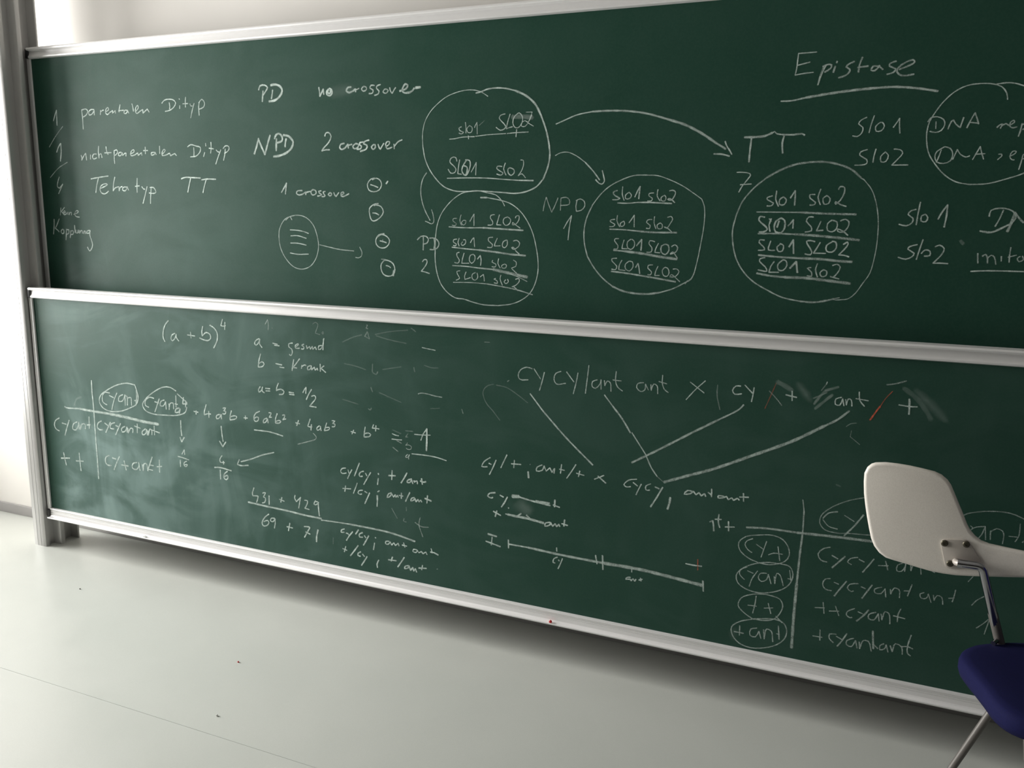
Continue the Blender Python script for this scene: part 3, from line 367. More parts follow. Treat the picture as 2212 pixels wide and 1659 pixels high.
U|handwritten symbol slo2, fourth line of the right-hand round|W38,60:3176,1187 3166,1185 3178,1174 3179,1162 3167,1163;W38,60:3193,1199 3189,1181 3196,1160;W38,60:3210,1181 3202,1173 3207,1162 3219,1165 3220,1178 3210,1182;W37,60:3235,1195 3247,1199 3256,1191 3249,1173 3238,1161 3230,1163 3255,1157
U|fourth line in the right-hand round|W59,55:3023,1165 3059,1159 3104,1156;W76,45:3104,1156 3164,1156 3211,1152 3286,1145
U|large underlined handwritten word Epistase|W33,70:3097,1786 3146,1787;W33,70:3097,1786 3096,1764 3095,1746 3092,1728;W33,70:3092,1728 3114,1731 3141,1733;W33,70:3096,1754 3130,1761;W33,70:3173,1749 3166,1733 3160,1716 3155,1698;W48,50:3168,1747 3161,1725 3156,1699;W47,50:3165,1747 3178,1752 3188,1750 3186,1741 3171,1732;W47,50:3198,1746 3194,1730;W47,50:3202,1759 3201,1755;W47,50:3247,1756 3233,1750 3227,1743 3237,1736 3235,1727 3224,1719 3209,1715;W47,50:3267,1766 3261,1746 3260,1727;W46,50:3257,1740 3284,1742;W46,50:3310,1740 3297,1741 3292,1731 3301,1729 3309,1736;W46,50:3309,1736 3313,1742;W46,50:3313,1739 3322,1731;W46,50:3354,1751 3339,1746 3338,1739 3354,1731 3349,1722 3333,1718;W46,50:3363,1729 3387,1738 3400,1746 3395,1752 3378,1747 3360,1733 3358,1723 3370,1713 3389,1713 3401,1715
U|long chalk underline below Epistase|W43,65:3058,1658 3086,1658 3125,1665;W65,60:3125,1665 3184,1673 3242,1679 3299,1683;W57,65:3299,1683 3356,1684 3412,1678 3464,1668
U|handwritten symbol slo1 under the heading|W32,70:3292,1606 3278,1599 3272,1589 3284,1579 3282,1564 3271,1555 3259,1557;W32,70:3311,1610 3305,1588 3301,1564;W32,70:3327,1591 3317,1581 3319,1568 3332,1569 3339,1581 3333,1591 3326,1591;W32,70:3362,1577 3370,1590 3376,1601;W32,70:3376,1601 3377,1583 3380,1561
U|handwritten symbol slo2 under the heading|W33,70:3301,1519 3284,1513 3282,1504 3301,1492 3302,1481 3288,1477 3271,1477;W32,70:3323,1520 3319,1500 3318,1484;W32,70:3347,1511 3337,1500 3339,1485 3351,1486 3356,1503 3347,1512;W32,70:3369,1519 3385,1517 3392,1508 3381,1492 3367,1476;W32,70:3367,1476 3408,1476
U|round chalk loop around DNA rep|W31,70:3631,1640 3627,1657 3614,1673 3592,1681 3563,1683 3532,1679 3505,1665 3480,1640 3462,1612 3451,1589 3447,1560 3450,1531 3458,1504 3478,1474 3502,1448 3531,1430 3564,1423;W32,70:3564,1423 3606,1425 3649,1437 3689,1452 3722,1475 3743,1508 3750,1558 3740,1603 3716,1637 3688,1660 3662,1674 3633,1682 3601,1680
U|handwritten words DNA rep, upper line|W31,70:3467,1589 3468,1571;W31,70:3447,1589 3453,1599 3468,1602 3485,1594 3489,1581 3482,1566 3469,1561 3454,1564;W36,60:3498,1569 3504,1588 3509,1592;W36,60:3509,1592 3516,1581 3527,1572;W36,60:3527,1572 3533,1598;W36,60:3543,1571 3551,1592 3559,1609;W36,60:3559,1609 3565,1594 3570,1580;W36,60:3549,1585 3570,1582;W35,60:3614,1570 3621,1577 3626,1578;W35,60:3626,1578 3622,1567;W35,60:3624,1573 3634,1579 3641,1574;W35,60:3642,1574 3653,1582 3651,1587 3644,1582 3644,1572 3650,1568 3660,1570;W35,55:3671,1578 3669,1560 3666,1546;W35,55:3670,1574 3680,1579 3686,1571 3674,1563
U|handwritten words DNA rep, lower line|W31,70:3487,1515 3483,1498 3478,1482;W31,70:3495,1523 3477,1511 3473,1498 3479,1483 3496,1479 3512,1486 3516,1503 3509,1518 3495,1523;W31,70:3517,1489 3523,1506 3526,1515;W31,70:3526,1515 3534,1503 3548,1495 3557,1498;W30,70:3565,1488 3574,1508 3580,1522;W30,70:3580,1522 3585,1505 3591,1489;W30,70:3570,1502 3593,1503;W30,70:3625,1501 3632,1501 3633,1496;W30,70:3633,1496 3624,1487;W30,70:3651,1495 3663,1502 3665,1508 3657,1508 3652,1495 3657,1487 3663,1486;W30,70:3682,1499 3679,1478 3676,1461;W30,70:3682,1499 3691,1503 3694,1495 3682,1488
U|handwritten symbol slo1 at the right end|W38,65:3440,1356 3427,1352 3421,1342 3434,1332 3433,1320 3419,1311 3400,1315;W38,65:3449,1376 3446,1347 3444,1314;W38,65:3455,1338 3455,1325 3467,1323 3471,1334 3464,1343 3455,1338;W43,65:3497,1330 3505,1349 3517,1369;W43,65:3517,1369 3517,1339 3514,1309
U|handwritten symbol slo2 at the right end|W38,65:3452,1260 3433,1254 3429,1247 3446,1236 3441,1226 3425,1219 3406,1224;W38,65:3465,1274 3458,1244 3453,1219;W38,65:3464,1236 3473,1246 3485,1243 3486,1231 3472,1229;W38,65:3497,1255 3508,1260 3520,1251 3516,1236 3496,1210;W38,65:3496,1210 3513,1211 3533,1210
U|chalk letters DN at the right edge|W36,60:3652,1356 3646,1335 3637,1313;W36,60:3620,1339 3623,1355 3644,1361 3665,1358 3680,1348 3683,1335 3672,1320;W50,65:3672,1320 3652,1308 3629,1297 3602,1300;W66,50:3667,1300 3674,1323 3680,1350;W49,55:3680,1350 3691,1335 3702,1324
U|underlined handwritten letters mito at the right edge|W40,65:3603,1240 3606,1214;W40,65:3615,1233 3622,1238 3627,1230 3629,1215;W34,60:3627,1227 3636,1236 3644,1231 3649,1212;W34,60:3660,1234 3661,1221;W33,60:3680,1258 3679,1238 3680,1218;W33,60:3676,1232 3695,1238;W33,60:3704,1235 3698,1229 3703,1221 3713,1227 3709,1236;W36,75:3591,1191 3627,1194 3717,1195 3745,1195
U|faint chalk smear at the right end|W86,15:3558,1273 3565,1265
U|rubbed smear under the word no crossover|W361,9:1498,1745 1550,1752 1605,1758
L|handwritten formula (a + b) to the power 4|W53,75:768,897 751,881 738,855 735,826 743,811;W49,75:799,848 782,840 776,825 783,817 798,829 805,845;W49,75:805,845 805,831 817,818;W48,75:880,858 881,834;W48,75:863,846 901,844;W51,75:944,885 938,864 939,847;W51,75:939,847 960,862 978,856 981,841 969,831 945,832 925,838;W55,75:980,892 1001,882 1015,862 1013,835 994,803;W46,80:1045,919 1035,894;W46,80:1035,894 1045,892 1059,895;W46,80:1056,908 1053,879
L|faint chalk figures 1 and 2 at the top of the lower board|W33,40:1249,911 1261,930;W33,40:1261,930 1264,912 1262,891;W33,40:1280,900 1282,899;W32,25:1467,926 1479,933 1490,926 1484,909 1477,893;W32,25:1477,893 1497,889;W32,25:1512,901 1506,896 1512,892 1514,898
L|handwritten line a equals gesund|W45,75:1218,855 1203,848 1195,835 1202,829 1215,840 1221,854;W45,75:1221,854 1219,835 1230,822;W44,75:1281,842 1303,839;W44,75:1289,835 1311,834;W44,75:1373,849 1356,845 1356,833 1368,826 1371,813 1363,801 1357,805;W44,75:1384,835 1398,843 1399,848 1386,842 1386,831 1404,832;W43,75:1424,848 1414,844 1424,838 1422,830 1412,830;W43,75:1436,844 1438,833;W43,75:1438,833 1450,842;W43,75:1450,842 1453,832;W43,75:1453,832 1462,843;W43,75:1462,843 1464,832;W43,75:1464,832 1475,842;W43,75:1475,842 1480,832;W43,75:1505,849 1491,846 1489,833 1501,837 1509,852;W43,75:1509,852 1515,876;W43,75:1513,874 1509,833
L|handwritten line b equals krank|W49,75:1222,797 1213,771 1208,746;W49,75:1210,757 1228,767 1237,759 1227,748 1208,745;W48,75:1292,765 1320,762;W48,75:1310,753 1330,752;W48,75:1376,787 1371,766 1367,744;W48,75:1403,792 1385,771 1371,756;W48,75:1371,756 1389,756;W48,75:1413,768 1410,756;W47,75:1411,763 1427,771 1431,768;W47,75:1453,770 1439,765 1439,753 1451,758 1455,770;W47,75:1455,770 1456,755;W47,75:1456,755 1469,766;W47,75:1469,766 1472,755 1481,763;W47,75:1481,763 1484,755;W47,75:1495,779 1495,752;W47,75:1512,774 1498,764;W47,75:1498,764 1519,750
L|handwritten line a equals b equals one half|W50,75:1214,669 1205,657 1207,647 1220,657 1225,669;W50,75:1225,669 1222,653 1232,647;W49,75:1239,665 1260,665;W49,75:1240,655 1260,656;W49,75:1301,690 1292,672 1291,660;W49,75:1293,663 1312,668 1326,660 1319,649 1303,647;W48,75:1349,660 1371,659;W48,75:1350,652 1373,652;W48,75:1413,664 1421,677 1429,686;W48,75:1429,686 1426,662;W48,75:1453,680 1439,660 1428,639;W47,80:1452,654 1467,658 1471,648 1456,630 1442,615;W48,80:1442,615 1456,615 1472,614
L|vertical chalk stroke of the left crossing table|W69,70:314,614 312,563 314,505 313,423 312,342 312,259 311,178
L|horizontal chalk stroke of the left crossing table|W62,75:138,483 148,479 229,482;W95,75:229,482 314,479 407,478;W115,75:407,478 521,471 605,464 679,462
L|circled handwritten letters cyan t, left one|W51,70:563,617 516,620 463,608 403,581 361,553 351,527 366,503 408,490 466,495 525,515 565,537 577,567 563,616;W51,75:416,569 387,569 371,550 373,525 395,516;W50,75:412,558 436,551;W50,75:457,573 437,539 421,497;W50,75:490,569 468,558 464,539 483,540 496,555 502,570;W50,75:502,570 500,523;W50,75:499,566 513,564 512,526;W50,75:520,558 534,561 536,527;W66,60:568,594 568,566 560,529;W66,60:554,550 573,550
L|circled handwritten letters cyan t, right one|W49,70:785,612 755,624 719,622 663,596 618,563 598,537 610,515 655,503 719,505 782,511 828,528 838,550;W47,70:791,601 840,569;W49,75:663,570 638,572 615,554 614,535 632,529;W48,75:666,556 689,553;W49,75:692,571 676,537 664,513;W48,75:719,568 701,561 695,543 713,543 726,562;W48,75:726,562 727,530;W48,75:743,555 743,530;W48,75:743,530 750,557 766,560 767,536;W48,75:783,593 781,544;W48,75:775,558 790,557
L|handwritten term a to the power 4|W56,75:798,543 780,537 774,523 792,525 802,540;W56,75:802,540 796,520;W55,75:823,589 817,562;W55,75:817,562 841,564;W55,75:834,577 832,550
L|handwritten words cy ant at the left of the table|W54,70:98,427 73,412 64,392 73,374 92,368;W54,70:113,406 139,403;W54,70:159,424 142,390 125,352;W53,70:207,421 183,409 177,386 196,384 214,409 217,421;W53,70:217,421 216,389;W53,70:224,410 224,389;W53,70:224,389 237,415 255,415 254,395;W52,70:282,452 278,399;W52,70:265,414 287,417
L|handwritten letters cycyantant inside the table|W61,75:354,441 333,429 327,410 340,401 358,403;W60,75:373,434 394,423;W60,75:406,441 391,417 375,393;W60,75:432,442 410,434 403,415 425,414;W59,75:436,430 455,426;W59,75:465,442 449,416 432,389;W59,75:489,432 469,420 472,406 492,414 501,431;W59,75:501,431 500,408;W59,75:505,426 506,406;W59,75:506,406 522,428 534,426 532,409;W58,75:561,451 558,412;W58,75:544,440 577,434;W58,75:605,434 585,419 588,407 605,414 612,433;W58,75:612,433 614,409;W58,75:618,428 620,409;W57,75:620,409 631,437 640,432 639,413;W57,75:655,452 654,414;W57,75:642,433 683,426
L|two chalk plus signs at the left of the table|W59,75:107,271 112,241 118,215;W59,75:89,243 143,250;W58,75:204,281 205,242 207,200;W58,75:181,242 226,246
L|handwritten letters cy plus ant plus inside the table|W61,75:386,292 365,283 360,260 371,248 393,248;W60,75:402,284 424,281;W60,75:445,295 424,262 408,232;W60,75:470,279 475,258 479,239;W60,75:453,259 493,259;W59,75:544,281 520,273 515,254 536,249 555,268 554,283;W59,75:554,283 559,248;W59,75:574,276 576,249;W59,75:576,249 584,281 598,281 603,252;W58,75:632,316 618,287 604,260;W58,75:604,260 631,258;W58,75:617,280 636,279;W58,75:671,308 668,254;W58,75:655,277 683,282
L|faint erased arc at the left of the table|W87,16:198,493 213,521 245,535
L|chalk arrow down from the a to the power 4|W56,75:801,491 800,459 802,428;W56,75:792,420 800,401;W56,75:800,401 815,422
L|handwritten fraction one sixteenth|W44,75:797,349 811,369;W44,75:811,369 812,349;W44,75:774,337 804,334 833,329;W45,75:786,323 786,294;W44,75:821,322 807,315 806,302 816,298 823,308 809,306
L|chalk arrow down from the third power term|W54,75:1011,491 1013,459 1017,428;W54,75:999,428 1014,407;W54,75:1014,407 1031,428
L|handwritten fraction four sixteenths|W47,80:1008,369 996,353 998,341 1010,341 1019,342;W47,80:1013,347 1014,334;W55,80:966,315 996,318 1052,312;W55,80:995,308 995,269;W55,80:1032,307 1016,295 1013,277 1023,271 1033,280 1031,290 1015,283
L|handwritten plus sign and figure 4|W51,80:874,537 896,535;W51,80:886,541 885,526;W50,80:940,571 928,539 928,528;W50,80:928,528 944,534 961,535;W50,80:951,545 951,519
L|handwritten term a cubed b|W50,80:1006,538 990,531 990,519 1005,524 1014,539;W50,80:1014,539 1015,520;W49,80:1024,565 1039,568 1028,555;W49,80:1028,555 1039,553 1033,542 1022,543;W49,80:1067,559 1059,537 1058,523;W49,80:1060,533 1077,540 1092,538 1087,529 1058,521
L|handwritten term plus 6 a squared b squared|W48,80:1127,537 1145,538;W49,80:1135,546 1135,532;W48,80:1206,571 1187,562 1176,542 1182,529 1196,533 1199,545 1189,547 1178,539;W48,80:1239,547 1225,541 1222,527 1234,532 1243,546;W48,80:1243,546 1245,529;W47,80:1250,570 1261,570 1256,559 1251,552;W47,80:1251,552 1263,554;W47,80:1290,571 1281,550 1280,534;W47,80:1282,539 1297,545 1306,541 1296,534 1280,533;W47,80:1315,567 1325,569 1323,559 1315,550;W47,80:1315,550 1330,554
L|chalk underline below 6 a squared b squared|W51,75:1176,494 1253,494 1313,485
L|handwritten term plus 4 a b cubed|W46,80:1375,544 1394,542;W46,80:1389,555 1380,533;W46,80:1443,566 1431,537;W46,80:1431,537 1442,535 1451,537;W46,80:1448,545 1445,523;W46,80:1484,544 1472,535 1474,526 1488,533 1489,543;W46,80:1489,543 1491,526;W45,80:1517,559 1506,529;W45,80:1509,539 1528,543 1528,535 1506,528;W45,80:1541,570 1554,570 1543,560;W45,80:1543,560 1554,558 1552,549 1541,547
L|handwritten term plus b to the power 4|W44,80:1624,538 1644,535;W44,80:1636,545 1628,529;W44,80:1686,562 1682,543 1680,525;W44,80:1682,536 1698,541 1709,536 1701,527 1680,524;W44,80:1722,575 1716,561;W43,80:1716,561 1730,562 1745,561;W43,80:1732,572 1730,551
L|faint hooked chalk line under 4 a b cubed|W39,40:1454,512 1468,499 1464,490 1436,479 1382,461
L|chalk arrow slanting left to four sixteenths|W53,65:1267,414 1211,397 1153,373 1102,356;W54,65:1095,364 1084,343;W54,65:1084,343 1101,340 1139,346
L|handwritten sum 431 plus 429|W50,80:1162,257 1153,233 1155,223;W50,80:1155,223 1174,225 1181,225;W50,80:1181,225 1178,213 1172,198;W49,80:1204,241 1218,245 1207,226;W49,80:1207,226 1217,222 1212,204 1200,200;W49,80:1235,235 1234,198;W48,80:1285,227 1308,223;W49,80:1297,237 1291,216;W48,80:1361,255 1358,243 1366,230;W48,80:1366,230 1387,250;W48,80:1386,250 1376,205;W47,80:1405,241 1418,241 1416,227 1405,209;W47,80:1405,209 1426,207;W47,80:1456,247 1448,232 1458,231 1470,242 1457,244;W54,80:1468,239 1469,215 1472,188
L|long slanted chalk fraction bar|W71,75:1130,193 1218,189 1319,186 1398,181 1481,179;W50,75:1480,173 1533,175 1609,177;W69,65:1609,177 1683,176 1760,174 1806,170 1891,156
L|handwritten sum 69 plus 71|W50,80:1230,158 1209,141 1195,116 1201,105 1218,109 1229,122 1223,131 1204,123;W49,80:1258,145 1242,143 1237,132 1250,130 1260,144;W49,80:1260,144 1260,125 1255,104;W49,80:1316,120 1344,119;W49,80:1331,137 1323,104
L|handwritten figures 71 under the fraction bar|W53,80:1399,134 1421,136 1426,134;W53,80:1426,134 1413,113 1399,90;W53,80:1406,113 1426,107;W64,80:1464,131 1457,106 1455,81
L|handwritten line cy cy semicolon ant ant|W51,80:1585,154 1572,148 1570,139 1584,141;W51,80:1592,139 1600,138 1604,134;W55,80:1622,149 1606,130 1593,110;W54,80:1648,161 1635,142;W54,80:1666,153 1652,145 1652,134 1666,135;W54,80:1674,142 1680,135;W54,80:1693,145 1681,124 1669,104;W46,80:1721,143 1724,141;W46,80:1718,121 1713,93;W46,80:1782,138 1768,136 1766,126 1778,126 1786,137;W45,80:1786,137 1792,125;W45,80:1792,125 1802,136;W45,80:1802,136 1808,126;W45,80:1808,126 1820,137;W45,80:1820,137 1824,127;W45,80:1843,143 1849,126;W45,80:1837,133 1857,132;W45,80:1901,124 1886,125 1882,116 1895,114 1901,123;W44,80:1901,123 1907,115;W44,80:1907,115 1918,122;W44,80:1918,122 1924,114;W44,80:1924,114 1936,123;W44,80:1936,123 1941,114;W44,80:1958,140 1963,124;W55,80:1955,126 1970,126 1987,120
L|handwritten line plus cy semicolon plus ant|W47,80:1575,74 1594,70;W47,80:1589,85 1582,62;W55,80:1645,98 1628,75 1609,51;W55,80:1656,75 1644,67 1644,58 1654,57;W54,80:1664,67 1672,59;W54,80:1684,61 1672,42 1658,21;W54,80:1735,56 1727,38 1729,25;W53,80:1777,65 1811,67;W53,80:1795,79 1789,62;W53,80:1845,86 1831,64 1817,44;W53,80:1864,57 1850,53 1846,43 1860,47 1866,57;W52,80:1866,57 1871,40;W52,80:1871,40 1881,53;W52,80:1881,53 1885,40;W52,80:1885,40 1892,51;W52,80:1892,51 1897,38;W52,80:1922,69 1918,51;W52,80:1906,56 1938,60;W37,40:1981,66 1985,66
L|faint erased cross at the right of the fraction bar|W37,35:1913,250 1908,222 1924,179;W37,35:1892,229 1917,217 1947,219;W37,25:1794,268 1817,233;W37,25:1856,281 1856,267;W37,25:1846,237 1844,226 1856,225
L|handwritten short chalk tick above the lower rail|W36,20:1533,111 1532,85
L|chalk equals sign before the figure 1|W37,80:1800,550 1813,546 1827,545;W37,80:1798,530 1819,530 1840,531
L|struck through chalk figure 1|W36,75:1892,558 1922,559 1956,562;W43,80:1918,539 1927,562 1943,584;W65,85:1942,584 1942,543 1940,504
L|faint small chalk letters b and a|W29,45:1863,523 1857,514;W29,45:1855,514 1868,516 1879,511 1877,502 1865,499 1858,503;W35,60:1863,480 1855,472 1857,468 1868,474 1870,480;W34,60:1870,480 1867,469 1868,463;W34,25:1865,557 1856,544;W34,25:1856,544 1865,545;W34,25:1856,567 1885,568
L|chalk underline below the figure 1|W41,80:1881,485 1922,486 1957,486 1990,483 2020,477
L|handwritten line cy cy semicolon plus ant|W45,80:1597,395 1581,391 1574,379 1582,372 1599,376;W44,80:1607,390 1611,379 1614,375;W44,80:1624,392 1614,374 1604,355;W49,75:1658,422 1647,397 1635,369;W49,75:1676,393 1661,387 1656,376 1660,371 1670,373;W49,75:1684,387 1689,377;W49,75:1706,392 1694,373 1675,342;W56,80:1739,393 1740,389;W56,80:1739,374 1735,350;W55,80:1798,412 1796,377;W55,80:1783,391 1812,394;W55,80:1860,411 1848,390 1835,370;W55,80:1879,391 1864,385 1860,377 1870,376 1879,387;W54,80:1879,387 1884,374;W54,80:1889,386 1890,381;W54,80:1890,381 1901,387 1903,376;W54,80:1920,398 1923,377;W59,80:1915,389 1928,386 1938,389
L|handwritten line plus cy semicolon ant ant|W44,80:1582,314 1618,317;W45,80:1595,326 1591,303;W44,80:1647,344 1639,324 1629,301;W44,80:1670,319 1654,315 1649,306 1657,301 1666,304;W52,75:1679,316 1689,311;W52,75:1700,313 1690,292 1678,268;W51,75:1735,322 1742,327;W77,80:1733,307 1733,289;W46,75:1733,289 1731,265;W51,75:1794,326 1782,322 1775,306 1787,312 1795,323;W51,75:1795,323 1802,312;W50,75:1802,312 1810,322;W50,75:1810,322 1812,313;W50,75:1812,313 1819,321;W50,75:1819,321 1822,314;W50,75:1836,332 1835,311;W50,75:1826,322 1842,321;W50,75:1871,339 1861,320 1853,303;W50,75:1890,322 1879,319 1875,308 1886,312 1892,320;W50,75:1892,320 1896,308;W50,75:1896,308 1905,318;W50,75:1905,318 1909,309;W49,75:1909,309 1916,317;W49,75:1916,317 1920,310;W49,75:1944,338 1941,309;W59,80:1933,326 1959,320
L|short chalk dash near the top middle of the lower board|W34,55:1925,872 1948,869 1977,866
L|short curved chalk dash in the middle of the lower board|W38,50:1908,706 1919,710 1940,710 1974,705 2003,703
L|faint erased chalk lines in the middle of the lower board|W43,13:1595,868 1639,888 1678,900;W41,13:1735,905 1794,919 1868,929;W42,13:1738,901 1793,890 1861,882;W43,13:1601,790 1651,784 1693,775;W42,13:1764,781 1805,790 1840,797;W41,13:1934,810 1961,804 1987,805;W44,13:1590,656 1658,644;W42,13:1748,696 1804,679 1838,669;W43,13:1802,564 1837,554;W41,13:1957,658 1993,663;W36,30:1699,936 1704,937 1697,925 1705,924;W46,20:1702,912 1691,896;W46,20:1691,896 1710,888;W46,20:1703,912 1710,888;W46,20:1722,797 1720,769;W46,20:1722,767 1736,761 1743,771;W44,20:1891,799 1895,784;W46,20:1713,712 1720,696;W47,20:1701,632 1708,628 1714,635;W43,20:2080,668 2085,654;W44,20:1882,937 1900,926;W27,35:2164,908 2184,908;W35,30:2250,780 2256,785;W40,30:1802,500 1824,486;W39,30:1818,527 1838,519
L|faint erased round chalk loop left of the cy letters|W36,16:2199,767 2176,759 2162,743 2161,726 2174,698 2196,677 2224,645;W35,16:2210,765 2247,760 2290,738 2324,716
L|large handwritten letters cy cy ant ant with a cross|W37,60:2339,831 2320,835 2297,824 2289,805 2296,792 2325,793;W36,60:2345,832 2369,800;W36,60:2382,823 2375,793 2366,761;W36,60:2440,831 2422,823 2416,803 2425,788 2457,793;W35,60:2459,831 2485,800;W35,60:2498,831 2493,800 2484,761;W35,60:2534,858 2530,815 2525,766;W35,60:2564,814 2548,807 2547,791 2559,786 2574,803 2576,815;W35,60:2576,815 2577,784;W35,60:2587,814 2589,797;W34,60:2589,797 2597,813 2607,808 2610,780;W34,60:2625,846 2624,815 2631,797 2648,785;W34,60:2615,818 2643,817;W34,60:2715,818 2697,814 2693,801 2707,789 2720,796 2721,814;W33,60:2721,814 2731,796;W33,60:2738,814 2740,796;W33,60:2740,796 2747,817 2758,812 2761,787;W33,60:2774,847 2774,821 2781,803 2794,794;W33,60:2763,826 2788,821
L|chalk multiplication cross|W32,70:2860,833 2904,803;W32,70:2906,841 2878,812 2850,777
L|left slanted chalk connecting line|W45,70:2333,747 2378,695;W52,65:2378,695 2462,613 2558,531
L|second slanted chalk connecting line|W42,70:2589,767 2618,733;W54,60:2618,733 2650,696 2679,653;W42,70:2684,654 2731,589;W42,65:2731,589 2752,547 2772,521;W30,30:2772,521 2795,504
L|third slanted chalk connecting line rising to cy|W66,55:2688,556 2768,606 2875,676 2951,724;W49,60:2951,724 3011,763 3023,778
L|small chalk tick after the cross|W35,25:2943,831 2943,800 2954,756
L|handwritten letters cy plus beside a rubbed patch|W37,75:3011,834 2997,833 2988,819 2995,808 3015,811;W37,75:3023,838 3046,816;W37,75:3050,833 3048,811 3045,790;W36,75:3158,833 3160,804;W39,75:3141,820 3172,815
L|faint crossed red brown chalk strokes|R26,35:3112,852 3101,819 3085,773;W33,30:3094,827 3115,807 3132,787
L|rubbed chalk patch right of the small plus|W193,13:3173,856 3189,837 3210,809;W130,16:3115,856 3138,846 3157,835;W70,22:3221,800 3239,829 3250,843;W69,22:3250,843 3283,856;W76,20:3225,787 3247,810 3269,832;W38,20:3218,817 3254,837;W28,80:3252,868 3250,861;W32,25:3250,861 3238,842
L|handwritten letters ant right of the rubbed patch|W35,75:3294,827 3279,821 3279,805 3291,804 3297,823;W35,75:3297,823 3302,803;W34,75:3305,822 3308,806;W34,75:3308,806 3312,824 3320,822 3323,804;W34,75:3339,847 3343,822 3356,807;W34,75:3332,827 3365,824
L|thick slanted chalk connecting line below ant|W60,55:3317,789 3287,760 3252,737;W84,55:3252,737 3169,683 3059,626 2944,568 2876,540 2795,506
L|short slanted red chalk stroke|R24,50:3425,857 3409,835 3397,811;R43,85:3397,811 3387,794 3374,769
L|chalk plus sign beside the red stroke|W36,80:3444,820 3471,818 3491,819;W48,80:3469,839 3471,819 3472,796
L|rubbed chalk smear beside the plus sign|W207,14:3484,865 3515,836 3543,810 3565,787;W119,10:3453,868 3486,843 3518,804 3528,786;W39,35:3409,874 3431,879 3457,889
L|faint erased marks below the plus sign|W25,25:3328,733 3326,715;W25,25:3326,715 3353,695;W25,25:3313,743 3324,753 3339,756
L|handwritten line cy plus semicolon ant plus cross|W43,80:2190,510 2168,494 2158,474 2179,476;W43,80:2185,489 2194,486;W43,80:2212,504 2200,475 2187,449;W42,80:2252,527 2241,503 2230,479;W42,80:2280,512 2278,485;W42,80:2269,498 2304,500;W41,40:2337,505 2338,504;W60,80:2331,478 2333,457;W41,80:2381,508 2363,498 2361,485 2382,490 2388,506;W41,80:2388,506 2396,489;W41,80:2396,489 2409,502;W41,80:2409,502 2417,487;W41,80:2417,487 2423,500;W41,80:2426,502 2424,485;W41,80:2450,519 2447,488;W40,80:2443,502 2461,500;W40,80:2500,525 2485,499 2469,474;W40,80:2514,505 2510,485;W40,80:2503,496 2529,492;W39,80:2597,501 2584,494 2565,484;W52,80:2577,496 2604,476
L|handwritten line cycy comma ant ant|W39,75:2706,503 2681,497 2665,479 2674,473 2687,476;W38,75:2695,491 2710,481;W38,75:2722,489 2713,469 2706,451;W38,75:2752,494 2737,485 2738,472 2750,473;W50,75:2767,486 2780,482;W51,75:2791,488 2773,451 2755,418;W67,75:2817,458 2815,440 2810,419;W45,80:2886,488 2870,489 2860,476 2879,480 2888,489;W45,80:2888,489 2897,479;W45,80:2897,479 2906,487;W45,80:2906,487 2913,478;W45,80:2913,478 2923,486;W45,80:2923,486 2927,478;W45,80:2944,504 2945,479;W45,80:2934,492 2945,485;W44,80:2982,486 2966,486 2965,479 2979,481 2990,487;W44,80:2990,487 2996,478;W44,80:2996,478 3006,485;W44,80:3006,485 3012,478;W44,80:3012,478 3023,486;W44,80:3023,486 3029,481;W44,80:3040,504 3042,479;W43,80:3029,491 3056,494
L|handwritten line cy dash plus|W53,80:2210,387 2189,382 2182,371 2194,366 2201,369;W52,80:2228,381 2241,376;W52,80:2256,378 2246,358 2234,339;W48,80:2260,340 2262,339;W113,75:2275,384 2299,386;W56,75:2294,386 2337,379 2413,371;W83,65:2361,378 2410,378;W55,75:2430,393 2429,369;W55,75:2424,375 2447,370
L|rubbed round chalk smear between the two dashes|W423,11:2292,353 2318,348 2342,347;W281,6:2308,374 2333,332
L|handwritten line plus dash ant|W53,80:2204,319 2232,308;W53,80:2217,323 2211,301;W43,80:2250,317 2258,316;W80,70:2258,316 2290,314 2329,313 2391,306;W61,65:2293,314 2308,327;W61,65:2328,324 2341,314;W51,80:2414,312 2398,307 2396,296 2414,303 2416,312;W51,80:2416,312 2424,300;W51,80:2424,300 2433,310;W51,80:2433,310 2438,301;W51,80:2438,301 2446,310;W51,80:2446,310 2449,303;W50,80:2466,329 2464,306;W50,80:2456,314 2477,311
L|handwritten Roman one beside the number line|W68,70:2184,233 2217,229;W44,70:2200,224 2197,194;W54,75:2176,205 2203,200 2232,194
L|long slanted chalk number line|W48,75:2262,224 2263,194;W52,70:2263,209 2336,209;W79,65:2336,209 2464,203 2601,201;W103,60:2601,201 2733,201 2819,195 2931,185;W42,75:2440,226 2441,213;W50,75:2578,223 2584,194;W54,75:2602,227 2605,178;W40,60:2702,204 2703,187;W54,80:2934,200 2937,166
L|tiny handwritten letters cy below the number line|W42,75:2444,193 2431,185 2429,171 2436,171;W42,75:2448,184 2451,180;W42,75:2462,191 2455,171 2447,152
L|tiny handwritten letters ant below the number line|W44,75:2699,168 2689,166 2684,159 2698,162;W44,75:2698,162 2702,157;W44,75:2702,157 2708,165;W44,75:2708,165 2714,158;W44,75:2714,158 2718,165;W44,75:2733,172 2735,162;W44,75:2728,164 2739,169
L|short chalk dash crossed by a faint red tick|W46,75:2877,248 2899,247 2927,248;R33,50:2914,269 2916,233
L|handwritten letters nt plus left of the right table|W45,35:2944,398 2953,403;W49,65:2953,403 2956,390 2958,370;W45,65:2971,426 2970,402 2976,384;W45,65:2960,409 2979,411;W42,70:3001,408 3003,377;W42,70:2992,389 3020,393
L|vertical chalk stroke of the right table|W33,50:3212,509 3218,474;W46,50:3218,474 3219,409;W58,55:3219,409 3216,337 3214,244;W82,50:3214,244 3213,144 3214,35
